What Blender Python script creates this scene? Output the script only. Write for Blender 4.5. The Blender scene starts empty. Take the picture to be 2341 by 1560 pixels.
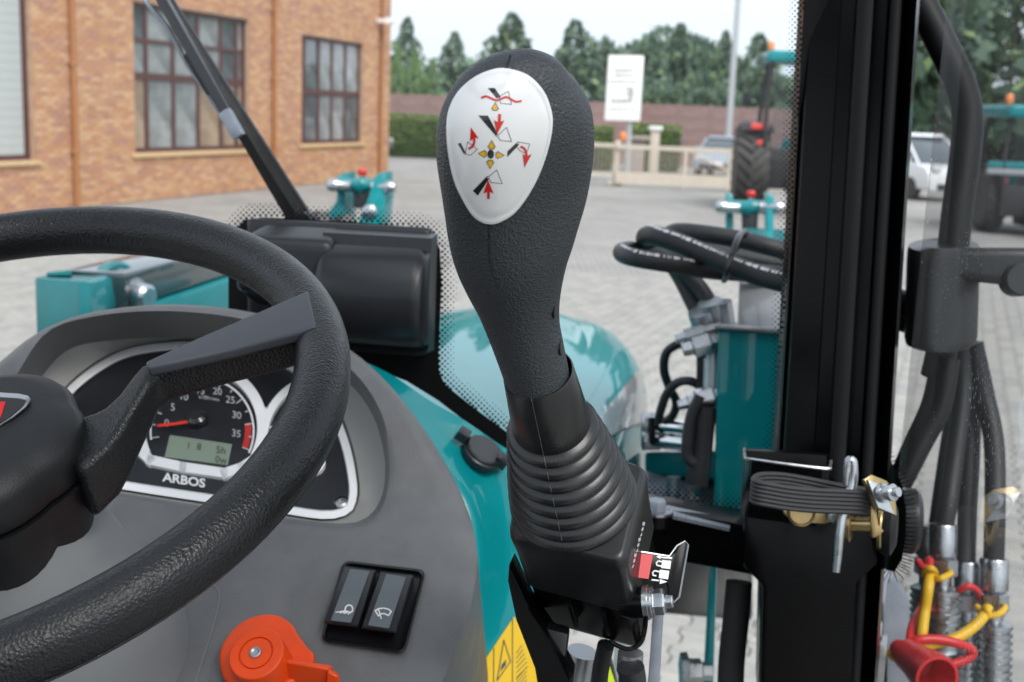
import bpy, bmesh, math, random
from mathutils import Vector, Matrix
from mathutils.bvhtree import BVHTree
random.seed(7)
sc = bpy.context.scene
col = sc.collection
V = Vector
rad = math.radians

# ------------------------------------------------------------------ camera
CAMH = 2.1
F = 2766.0                      # focal length in photograph pixels
PITCH, ROLL = rad(10.75), rad(2.3)
fwd = V((0, math.cos(PITCH), -math.sin(PITCH)))
r0 = V((1, 0, 0)); u0 = r0.cross(fwd)
cR = r0 * math.cos(ROLL) + u0 * math.sin(ROLL)
cU = -r0 * math.sin(ROLL) + u0 * math.cos(ROLL)
C = V((0, 0, CAMH))
cam_d = bpy.data.cameras.new('camera')
cam = bpy.data.objects.new('camera', cam_d)
col.objects.link(cam)
M3 = Matrix((cR, cU, -fwd)).transposed()
cam.matrix_world = Matrix.Translation(C) @ M3.to_4x4()
cam_d.sensor_width = 36.0
cam_d.lens = 36.0 * F / 2341.0
cam_d.clip_start = 0.02
cam_d.clip_end = 2000
cam_d.dof.use_dof = True
cam_d.dof.focus_distance = 0.55
cam_d.dof.aperture_fstop = 17.0
sc.camera = cam

# ------------------------------------------------------------------ sky, sun, exposure
SUN_EL, SUN_AZ = rad(50), rad(152)          # azimuth from +Y towards +X
w = bpy.data.worlds.new('World'); sc.world = w; w.use_nodes = True
nt = w.node_tree; nt.nodes.clear()
sky = nt.nodes.new('ShaderNodeTexSky'); sky.sky_type = 'NISHITA'; sky.sun_disc = False
sky.sun_elevation = SUN_EL; sky.sun_rotation = SUN_AZ
sky.air_density = 1.0; sky.dust_density = 4.0; sky.ozone_density = 1.0
hs = nt.nodes.new('ShaderNodeHueSaturation'); hs.inputs['Saturation'].default_value = 0.22
mixc = nt.nodes.new('ShaderNodeMix'); mixc.data_type = 'RGBA'
mixc.inputs['Factor'].default_value = 0.65                    # thick even cloud in front of the blue
mixc.inputs[7].default_value = (7.8, 8.8, 9.9, 1)
bg = nt.nodes.new('ShaderNodeBackground'); bg.inputs['Strength'].default_value = 0.12
wo = nt.nodes.new('ShaderNodeOutputWorld')
nt.links.new(sky.outputs[0], hs.inputs['Color'])
nt.links.new(hs.outputs[0], mixc.inputs[6])
nt.links.new(mixc.outputs[2], bg.inputs[0])
nt.links.new(bg.outputs[0], wo.inputs[0])
sl = bpy.data.lights.new('sun', 'SUN'); sl.energy = 2.1; sl.angle = rad(28); sl.color = (1, 0.965, 0.92)
so = bpy.data.objects.new('sun', sl); col.objects.link(so)
sd = V((math.sin(SUN_AZ) * math.cos(SUN_EL), math.cos(SUN_AZ) * math.cos(SUN_EL), math.sin(SUN_EL)))
so.rotation_euler = (-sd).to_track_quat('-Z', 'Y').to_euler()
so.location = sd * 30
sc.view_settings.view_transform = 'Standard'; sc.view_settings.look = 'None'
sc.view_settings.exposure = 0.45; sc.view_settings.gamma = 1.0
sc.view_settings.use_curve_mapping = False
sc.render.engine = 'CYCLES'
sc.cycles.use_denoising = True
sc.cycles.max_bounces = 8; sc.cycles.transparent_max_bounces = 16
sc.cycles.caustics_reflective = False; sc.cycles.caustics_refractive = False

# ------------------------------------------------------------------ pixel -> world
def rdir(u, v): return cR * ((u - 1170.5) / F) - cU * ((v - 780.0) / F) + fwd
def P(u, v, d): return C + rdir(u, v) * d
def ray_plane(u, v, p0, n):
    d = rdir(u, v); return C + d * ((p0 - C).dot(n) / d.dot(n))
def G(u, v, z=0.0): return ray_plane(u, v, V((0, 0, z)), V((0, 0, 1)))
def proj(p):
    q = p - C; d = q.dot(fwd)
    return (1170.5 + F * q.dot(cR) / d, 780 - F * q.dot(cU) / d, d)
YAW = rad(8.6)                                  # the tractor points a little right of the view
tf = V((math.sin(YAW), math.cos(YAW), 0)); tr = V((math.cos(YAW), -math.sin(YAW), 0)); UP = V((0, 0, 1))
def T(r, f, z): return tr * r + tf * f + V((0, 0, z))
def W(u, v, off=0.0): return ray_plane(u, v, tf * (1.0 - off), tf)      # windscreen plane

# ------------------------------------------------------------------ things and parts
LOC = {}
def props(o, label=None, cat=None, group=None, kind=None):
    if label: o['label'] = label
    if cat: o['category'] = cat
    if group: o['group'] = group
    if kind: o['kind'] = kind
    return o
def thing(name, label, cat, loc, group=None):
    o = bpy.data.objects.new(name, None); col.objects.link(o)
    o.empty_display_size = 0.05
    o.location = loc; LOC[o.name] = V(loc)
    return props(o, label, cat, group)

def catmull(pts, n=8, closed=False):
    pts = [V(p) for p in pts]; out = []; N = len(pts)
    rng = range(N if closed else N - 1)
    for i in rng:
        if closed: a, b, c, d = pts[i - 1], pts[i], pts[(i + 1) % N], pts[(i + 2) % N]
        else: a, b, c, d = pts[max(i - 1, 0)], pts[i], pts[i + 1], pts[min(i + 2, N - 1)]
        for k in range(n):
            t = k / n
            out.append(0.5 * ((2 * b) + (c - a) * t + (2 * a - 5 * b + 4 * c - d) * t * t + (3 * b - a - 3 * c + d) * t ** 3))
    if not closed: out.append(pts[-1])
    return out

class MB:
    def __init__(s): s.v = []; s.f = []; s.m = []
    def add(s, vs, fs, mi=0):
        b = len(s.v); s.v += [V(x) for x in vs]
        s.f += [[b + i for i in f] for f in fs]; s.m += [mi] * len(fs)
        return s
    def hexa(s, c8, mi=0):                       # 4 bottom, 4 top corners
        return s.add(c8, [(3, 2, 1, 0), (4, 5, 6, 7), (0, 1, 5, 4), (1, 2, 6, 5), (2, 3, 7, 6), (3, 0, 4, 7)], mi)
    def box(s, c, ax, ay, az, mi=0):             # centre and half-axis vectors
        c = V(c)
        return s.hexa([c - ax - ay - az, c + ax - ay - az, c + ax + ay - az, c - ax + ay - az,
                       c - ax - ay + az, c + ax - ay + az, c + ax + ay + az, c - ax + ay + az], mi)
    def prism(s, poly, ext, mi=0, cap0=True):
        n = len(poly); ext = V(ext)
        vs = [V(p) for p in poly] + [V(p) + ext for p in poly]
        fs = [tuple(range(n, 2 * n))] + [(i, (i + 1) % n, n + (i + 1) % n, n + i) for i in range(n)]
        if cap0: fs.append(tuple(range(n - 1, -1, -1)))
        return s.add(vs, fs, mi)
    def loft(s, loops, closed=True, cap0=True, cap1=True, mi=0):
        n = len(loops[0]); b = []
        vs = [p for l in loops for p in l]; fs = []
        for k in range(len(loops) - 1):
            for i in range(n if closed else n - 1):
                j = (i + 1) % n
                fs.append((k * n + i, k * n + j, (k + 1) * n + j, (k + 1) * n + i))
        if cap0: fs.append(tuple(range(n - 1, -1, -1)))
        if cap1: fs.append(tuple(range((len(loops) - 1) * n, len(loops) * n)))
        return s.add(vs, fs, mi)
    def tube(s, pts, r, n=12, cap=True, mi=0, up=None):
        pts = [V(p) for p in pts]; loops = []
        t = (pts[1] - pts[0]).normalized()
        a = up or (V((0, 0, 1)) if abs(t.z) < .9 else V((1, 0, 0)))
        x = t.cross(a).normalized(); y = t.cross(x)
        for i, p in enumerate(pts):
            t2 = (pts[min(i + 1, len(pts) - 1)] - pts[max(i - 1, 0)]).normalized()
            x = (x - t2 * x.dot(t2)).normalized(); y = t2.cross(x)
            rr = r(i / (len(pts) - 1)) if callable(r) else r
            loops.append([p + (x * math.cos(q) + y * math.sin(q)) * rr for q in [2 * math.pi * k / n for k in range(n)]])
        return s.loft(loops, True, cap, cap, mi)
    def lathe(s, o, axis, prof, n=32, mi=0, cap=True, x=None):   # prof: (r, h)
        axis = V(axis).normalized()
        a = V((0, 0, 1)) if abs(axis.z) < .9 else V((1, 0, 0))
        x = x or axis.cross(a).normalized(); y = axis.cross(x)
        loops = [[V(o) + axis * h + (x * math.cos(q) + y * math.sin(q)) * max(r, 1e-5) for q in [2 * math.pi * k / n for k in range(n)]] for r, h in prof]
        return s.loft(loops, True, cap, cap, mi)
    def ball(s, c, r, n=12, sq=None):
        sq = sq or V((1, 1, 1)); loops = []
        for i in range(1, n // 2):
            a = math.pi * i / (n // 2)
            loops.append([V(c) + V((math.sin(a) * math.cos(q) * sq.x, math.sin(a) * math.sin(q) * sq.y, math.cos(a) * sq.z)) * r for q in [2 * math.pi * k / n for k in range(n)]])
        return s.loft(loops)
    def mesh(s, name, mats, origin=V((0, 0, 0)), bevel=0, bseg=2, sharp=38, sub=0, recalc=True, merge=False):
        me = bpy.data.meshes.new(name)
        me.from_pydata([tuple(p - origin) for p in s.v], [], s.f)
        if not isinstance(mats, (list, tuple)): mats = [mats]
        for m in mats: me.materials.append(m)
        if len(mats) > 1: me.polygons.foreach_set('material_index', s.m)
        if recalc or bevel or merge:
            bm = bmesh.new(); bm.from_mesh(me)
            if merge: bmesh.ops.remove_doubles(bm, verts=bm.verts, dist=1e-5)
            bmesh.ops.recalc_face_normals(bm, faces=bm.faces)
            if bevel:
                es = [e for e in bm.edges if len(e.link_faces) == 2 and e.calc_face_angle(0) > rad(28)]
                bmesh.ops.bevel(bm, geom=es, offset=bevel, segments=bseg, profile=0.6, affect='EDGES', clamp_overlap=True)
            bm.to_mesh(me); bm.free()
        me.polygons.foreach_set('use_smooth', [True] * len(me.polygons))
        if sharp < 180: me.set_sharp_from_angle(angle=rad(sharp))
        me.update()
        return me
    def build(s, name, mats, parent=None, label=None, cat=None, group=None, kind=None, **kw):
        o0 = V((0, 0, 0))
        for p in s.v: o0 += p
        o0 /= max(len(s.v), 1)
        sub = kw.pop('sub', 0)
        me = s.mesh(name, mats, o0, **kw)
        o = bpy.data.objects.new(name, me); col.objects.link(o)
        if parent is not None:
            o.parent = parent; o.location = o0 - LOC[parent.name]
        else: o.location = o0
        LOC[o.name] = o0
        if sub:
            md = o.modifiers.new('sub', 'SUBSURF'); md.levels = sub; md.render_levels = sub
        return props(o, label, cat, group, kind)
def bvh_of(mb): return BVHTree.FromPolygons([tuple(p) for p in mb.v], mb.f)
def copy_tree(o, parent=None, delta=None):
    c = o.copy(); col.objects.link(c); c.parent = parent
    if delta is not None: c.location = o.location + V(delta)
    LOC[c.name] = LOC[o.name] + (V(delta) if delta is not None else V((0, 0, 0)))
    for ch in list(o.children): copy_tree(ch, c)
    return c

# flat marks laid on a surface: polygons in photo pixels, dropped on the surface they are printed on
def subdiv_px(polys, step):
    bm = bmesh.new()
    for poly in polys:
        vs = [bm.verts.new((p[0], p[1], 0)) for p in poly]
        f = bm.faces.new(vs)
    bm.normal_update()
    bmesh.ops.triangulate(bm, faces=bm.faces)
    for _ in range(4):
        es = [e for e in bm.edges if e.calc_length() > step]
        if not es: break
        bmesh.ops.subdivide_edges(bm, edges=es, cuts=1)
        bmesh.ops.triangulate(bm, faces=bm.faces)
    bm.verts.index_update()
    vs = [(v.co.x, v.co.y) for v in bm.verts]; fs = [[v.index for v in f.verts] for f in bm.faces]
    bm.free(); return vs, fs
def mark(polys, fn, step=40):
    vs, fs = subdiv_px(polys, step)
    return MB().add([fn(*p) for p in vs], fs)
def on_bvh(bvh, off):
    def fn(u, v):
        d = rdir(u, v).normalized()
        h, n, i, dist = bvh.ray_cast(C, d)
        if h is None: h, n, i, dist = bvh.find_nearest(P(u, v, 0.5))
        if n.dot(d) > 0: n = -n
        return h + n * off
    return fn
def stroke(pts, wd, closed=False):               # outline of a line, as quads in pixels
    pts = [V((p[0], p[1], 0)) for p in pts]; out = []
    n = len(pts)
    for i in range(n if closed else n - 1):
        a, b = pts[i], pts[(i + 1) % n]
        t = (b - a).normalized(); x = V((-t.y, t.x, 0)) * wd / 2; e = t * wd * 0.35
        out.append([(a + x - e)[:2], (b + x + e)[:2], (b - x + e)[:2], (a - x - e)[:2]])
    return out
def disc_px(c, rx, ry=None, n=20, rot=0):
    ry = ry or rx; ca, sa = math.cos(rot), math.sin(rot)
    return [(c[0] + rx * math.cos(q) * ca - ry * math.sin(q) * sa, c[1] + rx * math.cos(q) * sa + ry * math.sin(q) * ca) for q in [2 * math.pi * k / n for k in range(n)]]
def text_mb(body, org, ex, ey, fn, bold=0.0):    # letters: org px, ex / ey = px vectors of one em
    cu = bpy.data.curves.new('letters', 'FONT'); cu.body = body; cu.size = 1; cu.offset = bold
    cu.align_x = 'CENTER'; cu.align_y = 'CENTER'; cu.resolution_u = 3
    o = bpy.data.objects.new('letters', cu); col.objects.link(o)
    dg = bpy.context.evaluated_depsgraph_get()
    me = bpy.data.meshes.new_from_object(o.evaluated_get(dg))
    mb = MB()
    mb.add([fn(org[0] + v.co.x * ex[0] + v.co.y * ey[0], org[1] + v.co.x * ex[1] + v.co.y * ey[1]) for v in me.vertices], [list(p.vertices) for p in me.polygons])
    bpy.data.objects.remove(o); bpy.data.curves.remove(cu); bpy.data.meshes.remove(me)
    return mb

# ------------------------------------------------------------------ materials
MAT = {}
def mat(name, c, rough=0.5, metal=0.0, spec=0.5, coat=0.0, coat_r=0.05, bump=None, vary=None, emit=None, ior=None, coords='Object'):
    m = bpy.data.materials.new(name); m.use_nodes = True; t = m.node_tree
    b = t.nodes['Principled BSDF']; L = t.links.new
    b.inputs['Base Color'].default_value = (*c, 1); b.inputs['Roughness'].default_value = rough
    b.inputs['Metallic'].default_value = metal; b.inputs['Specular IOR Level'].default_value = spec
    b.inputs['Coat Weight'].default_value = coat; b.inputs['Coat Roughness'].default_value = coat_r
    tc = t.nodes.new('ShaderNodeTexCoord')
    if vary:                                     # (scale, amount [, roughness amount]) grain and wear of the colour
        n = t.nodes.new('ShaderNodeTexNoise'); n.inputs['Scale'].default_value = vary[0]; n.inputs['Detail'].default_value = 6
        n.inputs['Roughness'].default_value = 0.65
        L(tc.outputs[coords], n.inputs['Vector'])
        mr = t.nodes.new('ShaderNodeMapRange'); mr.inputs['From Min'].default_value = .3; mr.inputs['From Max'].default_value = .7
        mr.inputs['To Min'].default_value = 1 - vary[1]; mr.inputs['To Max'].default_value = 1 + vary[1]
        L(n.outputs['Fac'], mr.inputs['Value'])
        mx = t.nodes.new('ShaderNodeVectorMath'); mx.operation = 'SCALE'; mx.inputs[0].default_value = c
        L(mr.outputs[0], mx.inputs['Scale']); L(mx.outputs[0], b.inputs['Base Color'])
        if len(vary) > 2:
            m2 = t.nodes.new('ShaderNodeMapRange'); m2.inputs['From Min'].default_value = .3; m2.inputs['From Max'].default_value = .7
            m2.inputs['To Min'].default_value = max(rough - vary[2], .02); m2.inputs['To Max'].default_value = rough + vary[2]
            L(n.outputs['Fac'], m2.inputs['Value']); L(m2.outputs[0], b.inputs['Roughness'])
    if bump:                                     # (kind, scale, strength, distance)
        k, s_, st, di = bump
        if k == 'leather':
            n = t.nodes.new('ShaderNodeTexVoronoi'); n.feature = 'SMOOTH_F1'; n.inputs['Scale'].default_value = s_
            n.inputs['Smoothness'].default_value = .35
            nz = t.nodes.new('ShaderNodeTexNoise'); nz.inputs['Scale'].default_value = s_ * .9
            va = t.nodes.new('ShaderNodeMixRGB'); va.inputs[0].default_value = .0022 * 500 / s_
            va.blend_type = 'ADD'
            L(tc.outputs[coords], nz.inputs['Vector']); L(tc.outputs[coords], va.inputs[1]); L(nz.outputs['Color'], va.inputs[2])
            L(va.outputs[0], n.inputs['Vector']); h = n.outputs['Distance']
        elif k == 'wave':
            n = t.nodes.new('ShaderNodeTexWave'); n.inputs['Scale'].default_value = s_; n.bands_direction = 'Z'
            L(tc.outputs[coords], n.inputs['Vector']); h = n.outputs['Fac']
        else:
            n = t.nodes.new('ShaderNodeTexNoise'); n.inputs['Scale'].default_value = s_; n.inputs['Detail'].default_value = 5
            L(tc.outputs[coords], n.inputs['Vector']); h = n.outputs['Fac']
        bp = t.nodes.new('ShaderNodeBump'); bp.inputs['Strength'].default_value = st; bp.inputs['Distance'].default_value = di
        L(h, bp.inputs['Height']); L(bp.outputs[0], b.inputs['Normal'])
    if emit:
        b.inputs['Emission Color'].default_value = (*emit[0], 1); b.inputs['Emission Strength'].default_value = emit[1]
    MAT[name] = m
    return m
def glass(name, tint=(1, 1, 1), rough=0.0, dust=None):
    m = bpy.data.materials.new(name); m.use_nodes = True; t = m.node_tree; t.nodes.clear(); L = t.links.new
    out = t.nodes.new('ShaderNodeOutputMaterial'); tp = t.nodes.new('ShaderNodeBsdfTransparent'); tp.inputs[0].default_value = (*tint, 1)
    gl = t.nodes.new('ShaderNodeBsdfGlossy'); gl.inputs['Roughness'].default_value = rough
    fr = t.nodes.new('ShaderNodeFresnel'); fr.inputs['IOR'].default_value = 1.38
    mx = t.nodes.new('ShaderNodeMixShader'); ge = t.nodes.new('ShaderNodeNewGeometry'); iv = t.nodes.new('ShaderNodeMath'); iv.operation = 'SUBTRACT'; iv.inputs[0].default_value = 1
    L(ge.outputs['Backfacing'], iv.inputs[1]); fm = t.nodes.new('ShaderNodeMath'); fm.operation = 'MULTIPLY'; L(fr.outputs[0], fm.inputs[0]); L(iv.outputs[0], fm.inputs[1])
    L(fm.outputs[0], mx.inputs[0]); L(tp.outputs[0], mx.inputs[1]); L(gl.outputs[0], mx.inputs[2])
    last = mx
    if dust:
        tc = t.nodes.new('ShaderNodeTexCoord')
        mp = t.nodes.new('ShaderNodeMapping'); mp.inputs['Scale'].default_value = (1, 1, .55)
        vo = t.nodes.new('ShaderNodeTexVoronoi'); vo.inputs['Scale'].default_value = dust[0]; vo.inputs['Randomness'].default_value = 1
        L(tc.outputs['Object'], mp.inputs[0]); L(mp.outputs[0], vo.inputs['Vector'])
        ns = t.nodes.new('ShaderNodeTexNoise'); ns.inputs['Scale'].default_value = 14; ns.inputs['Detail'].default_value = 4
        L(tc.outputs['Object'], ns.inputs['Vector'])
        th = t.nodes.new('ShaderNodeMapRange'); th.inputs['From Min'].default_value = .45; th.inputs['From Max'].default_value = .75
        th.inputs['To Min'].default_value = .02; th.inputs['To Max'].default_value = dust[1]
        L(ns.outputs['Fac'], th.inputs['Value'])
        lt = t.nodes.new('ShaderNodeMath'); lt.operation = 'LESS_THAN'; L(vo.outputs['Distance'], lt.inputs[0]); L(th.outputs[0], lt.inputs[1])
        mu = t.nodes.new('ShaderNodeMath'); mu.operation = 'MULTIPLY_ADD'; mu.inputs[1].default_value = dust[2]; mu.inputs[2].default_value = dust[3]
        L(lt.outputs[0], mu.inputs[0])
        df = t.nodes.new('ShaderNodeBsdfDiffuse'); df.inputs[0].default_value = (.62, .62, .6, 1)
        m2 = t.nodes.new('ShaderNodeMixShader'); L(mu.outputs[0], m2.inputs[0]); L(mx.outputs[0], m2.inputs[1]); L(df.outputs[0], m2.inputs[2]); last = m2
    L(last.outputs[0], out.inputs[0]); MAT[name] = m
    return m

TEAL = (0.001, 0.235, 0.255)
mat('wheel_foam', (.007, .0077, .009), .33, spec=.42, bump=('leather', 720, .42, .0008), vary=(60, .2, .07))
mat('hub_plastic', (.0085, .009, .0102), .42, spec=.36, bump=('leather', 1200, .3, .0004))
mat('spoke_trim', (.05, .054, .066), .5, bump=('noise', 900, .15, .0004))
mat('grip_plastic', (.032, .038, .043), .42, spec=.5, bump=('leather', 1000, .55, .0008))
mat('boot_rubber', (.015, .0155, .0162), .29, spec=.5, vary=(40, .2, .06), bump=('noise', 700, .08, .0004))
mat('seam_grey', (.06, .06, .06), .5)
mat('housing_rubber', (.012, .0128, .0135), .35, vary=(30, .2, .06))
mat('black_gloss', (.0022, .0023, .0026), .22, spec=.14, vary=(25, .3, .05))
mat('black_satin', (.006, .0062, .0068), .45, spec=.3, vary=(30, .25, .08))
mat('seal_rubber', (.009, .0094, .0102), .6, spec=.15, vary=(25, .2, .08))
mat('frit_black', (.0035, .0035, .0038), .6, spec=.2)
mat('cover_plastic', (.014, .0152, .018), .33, spec=.5, bump=('noise', 1200, .12, .0003), vary=(20, .12))
mat('dash_grey', (.128, .13, .134), .5, spec=.4, bump=('noise', 900, .5, .0006), vary=(45, .12, .1))
mat('dash_light', (.2, .206, .212), .5, spec=.4, bump=('noise', 1100, .15, .0004))
mat('ledge_grey', (.30, .295, .28), .5, bump=('noise', 900, .15, .0004))
mat('white_plastic', (.85, .86, .87), .35, vary=(30, .04))
mat('badge_white', (.82, .82, .81), .28, coat=1, coat_r=.02)
mat('print_black', (.012, .012, .012), .4, coat=1, coat_r=.02)
mat('print_red', (.62, .006, .005), .4, coat=1, coat_r=.02)
mat('print_yellow', (.75, .45, .01), .4, coat=1, coat_r=.02)
mat('print_white', (.8, .8, .8), .5)
mat('print_grey', (.48, .49, .5), .5)
mat('gauge_black', (.016, .017, .021), .3, coat=.6, coat_r=.03, vary=(9, .5))
mat('gauge_red', (.5, .03, .025), .4)
mat('needle_red', (.85, .04, .02), .4)
mat('lcd_green', (.25, .31, .24), .3, coat=.5)
mat('lcd_dark', (.05, .06, .05), .4)
mat('switch_black', (.009, .009, .0105), .3, spec=.5)
mat('switch_label', (.1, .115, .13), .45, vary=(40, .06))
mat('orange_plastic', (.72, .062, .004), .42, spec=.4, vary=(50, .05))
mat('teal_paint', TEAL, .5, spec=.1, coat=.6, coat_r=.012, vary=(6, .06), bump=('noise', 160, .02, .0005))
mat('teal_cast', (.001, .2, .215), .4, coat=.4, coat_r=.15, vary=(18, .12), bump=('noise', 220, .1, .0008))
mat('grey_decal', (.27, .28, .29), .3, coat=.8, coat_r=.04)
mat('zinc', (.5, .52, .54), .3, metal=1, vary=(60, .15, .1))
mat('chrome', (.85, .87, .88), .14, metal=1)
mat('zinc_dull', (.42, .44, .46), .42, metal=.9, vary=(40, .2, .1))
mat('gold_zinc', (.42, .31, .15), .3, metal=1, vary=(35, .3, .1))
mat('steel_bar', (.3, .33, .38), .4, metal=.5, vary=(30, .2, .1))
mat('hose_rubber', (.018, .019, .022), .5, vary=(70, .25, .1), bump=('wave', 600, .2, .0004))
mat('webbing', (.03, .03, .032), .7, bump=('noise', 900, .5, .0006))
mat('sticker_yellow', (.78, .5, .008), .4, vary=(20, .06))
mat('sticker_lime', (.6, .75, .02), .4)
mat('red_plastic', (.6, .02, .025), .35, spec=.5)
mat('yellow_plastic', (.75, .46, .015), .4)
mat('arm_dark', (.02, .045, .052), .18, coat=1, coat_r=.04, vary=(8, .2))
glass('wind_glass'); glass('door_glass', dust=(320, .27, .65, .03))
glass('pane_glass')

# ================================================================== THE TRACTOR WE SIT IN: cab, bonnet, loader
trac = thing('loader_tractor', 'teal front loader tractor whose cab we look out of, with black cab post and windscreen', 'tractor', T(-.36, 1.0, 0))
B = {}
# --- windscreen glass
mb = MB(); mb.hexa([T(-1.35, 1.0, 1.55), T(.085, 1.0, 1.55), T(.085, 1.006, 1.55), T(-1.35, 1.006, 1.55),
                    T(-1.35, 1.0, 2.9), T(.085, 1.0, 2.9), T(.085, 1.006, 2.9), T(-1.35, 1.006, 2.9)])
ws = mb.build('windscreen', MAT['wind_glass'], trac)
# --- black printed border of the windscreen
solid = [(522, 820), (522, 575), (535, 530), (560, 503), (600, 497), (800, 507), (955, 520), (990, 536), (1006, 570),
         (1010, 650), (1003, 800), (1004, 850), (1018, 880), (1080, 930), (1175, 1000), (1300, 1070), (1470, 1128), (1640, 1158), (1745, 1168),
         (1783, 1000), (1812, 500), (1838, 0), (1842, -60), (1900, -60), (1900, 1230), (1640, 1215), (1470, 1180), (1300, 1120), (1150, 1030), (1000, 915), (930, 872), (860, 845)]
mark([solid], lambda u, v: W(u, v, .002), 1e6).build('printed_border', MAT['frit_black'], ws)
def seg_d(p, a, b):
    ab = b - a; t = max(0, min(1, (p - a).dot(ab) / ab.length_squared)); return (p - a - ab * t).length
edge = [V((a, b)) for a, b in solid[2:23]]
def inside(p, poly):
    r = False; j = len(poly) - 1
    for i in range(len(poly)):
        (xi, yi), (xj, yj) = poly[i], poly[j]
        if (yi > p[1]) != (yj > p[1]) and p[0] < (xj - xi) * (p[1] - yi) / (yj - yi) + xi: r = not r
        j = i
    return r
mb = MB(); sp = 6.4; reach = 35
for i in range(70, 290):
    for j in range(-8, 190):
        if (i + j) % 2: continue
        u, v = i * sp, j * sp
        p = V((u, v))
        if inside((u, v), solid): continue
        d = min(seg_d(p, edge[k], edge[k + 1]) for k in range(len(edge) - 1))
        if d > reach or u > 1845 or u < 548 and v > 520: continue
        s = 4.7 * (1 - .72 * d / reach)
        mb.add([W(u + a * s, v + b * s, .002) for a, b in ((1, 0), (.5, .5), (0, 1), (-.5, .5), (-1, 0), (-.5, -.5), (0, -1), (.5, -.5))], [tuple(range(8))])
mb.build('printed_dots', MAT['frit_black'], ws, kind='stuff', recalc=False)

# --- corner post of the cab: one pressed section standing from sill to roof
prof = [(1826, .990), (1838, .978), (1843, .957), (1850, .952), (1856, .946), (1922, .934), (1926, .928), (1955, .924), (1961, .908), (1997, .903),
        (2003, .915), (2029, .912), (2036, .899), (2043, .895), (2055, .893), (2062, .896), (2067, .903), (2080, .897), (2096, .886)]
tops = [P(u, 0, d) for u, d in prof]
low = P(1778, 1000, .985)
lean = (low - P(1838, 0, .978)); lean = lean / abs(lean.z)       # direction going down
def post_at(z):
    return [p + lean * (p.z - z) for p in tops]
zs = [2.9, 2.5, 2.2, 2.0, 1.85, 1.55, 1.2, .8]
back = [T(.17, .93, 0), T(.165, 1.02, 0), T(.08, 1.03, 0)]
loops = []
for z in zs:
    l = post_at(z); sh = l[0] - tops[0]
    e = l[-1] + tr * .02 + tf * .02
    loops.append(l + [l[-1] + tf * .05 + tr * .01, l[0] + tf * .045 + tr * .04])
mb = MB().loft(loops); post = mb.build('corner_post', MAT['black_gloss'], trac, sharp=30)
# rubber seals on the post
for k0, k1, nm in ((8, 9, 'door_seal'), (12, 15, 'door_seal'), (1, 2, 'windscreen_seal')):
    mb = MB()
    nn = (C - tops[k0]); nn.z = 0; nn.normalize()
    ls = []
    for z in zs[:-1]:
        l = post_at(z); a, b = l[k0], l[k1]
        pr = [a, a + nn * .004, a.lerp(b, .3) + nn * .0065, a.lerp(b, .7) + nn * .0065, b + nn * .004, b]
        ls.append(pr)
    mb.loft(ls); mb.build(nm, MAT['seal_rubber' if nm == 'door_seal' else 'zinc_dull'] if False else MAT['seal_rubber'], post, sharp=50)
# lower frame: post foot and sill rail
mb = MB()
ft = [(1700, 1170), (1905, 1100), (1990, 1180), (2010, 1290), (1960, 1335), (1945, 1640), (1735, 1640), (1742, 1340), (1700, 1300)]
mb.prism([P(u, v, .895) for u, v in ft], tf * .07)
mb.build('post_foot', MAT['black_gloss'], trac, bevel=.004)
mb = MB()
a0, a1 = (1440, 1128, .93), (1755, 1205, .91)
dn = -UP
top = [P(1420, 1150, .965), P(1755, 1208, .925), P(1780, 1178, .985), P(1440, 1118, .995)]
mb.hexa([p + dn * .040 for p in top] + top)
rail = mb.build('sill_rail', MAT['black_gloss'], trac, bevel=.003)
mb = MB()                                         # ribbed anti-slip strip on the rail
A, Bq = P(1525, 1172, .955), P(1665, 1203, .94); q = (P(1530, 1160, .968) - P(1525, 1172, .955))
for k in range(15):
    c = A.lerp(Bq, k / 14) + UP * .001
    mb.box(c, (Bq - A).normalized() * .0016, q * .8, UP * .0014)
mb.build('rib_strip', MAT['steel_bar'], rail)
mb = MB(); bp = P(1500, 1172, .945)
mb.lathe(bp, UP, [(.0125, 0), (.0125, .002), (.0085, .0021)], 28)
bo = mb.build('washer', MAT['zinc'], rail)
MB().lathe(bp + UP * .002, UP, [(.0075, 0), (.0078, .001), (.0078, .007), (.0068, .0085)], 6).build('bolt_head', MAT['steel_bar'], rail)
mb = MB(); mb.lathe(bp - UP * .009, UP, [(.0135, 0), (.0135, .0088)], 24); mb.build('spacer', MAT['black_gloss'], rail)
# latch plate welded beside the post
mb = MB()
mb.prism([P(1700, 1030, .90), P(1712, 1024, .905), P(1712, 1180, .905), P(1700, 1180, .90)], tf * .004 + tr * .06)
mb.build('latch_plate', MAT['black_gloss'], trac, bevel=.001)
mb = MB()
pt = [P(1702, 1028, .89), P(1704, 1046, .86), P(1720, 1052, .845), P(1880, 1073, .835), P(1897, 1068, .84), P(1900, 1056, .85)]
mb.loft([[p, p - UP * .042, p - UP * .042 + tf * .003, p + tf * .003] for p in pt])
mb.build('latch_plate', MAT['black_gloss'], trac, bevel=.0006)
mb = MB().tube(catmull([p + UP * .0005 for p in pt], 5), .0011, 6); mb.build('plate_edge', MAT['zinc'], trac)

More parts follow.
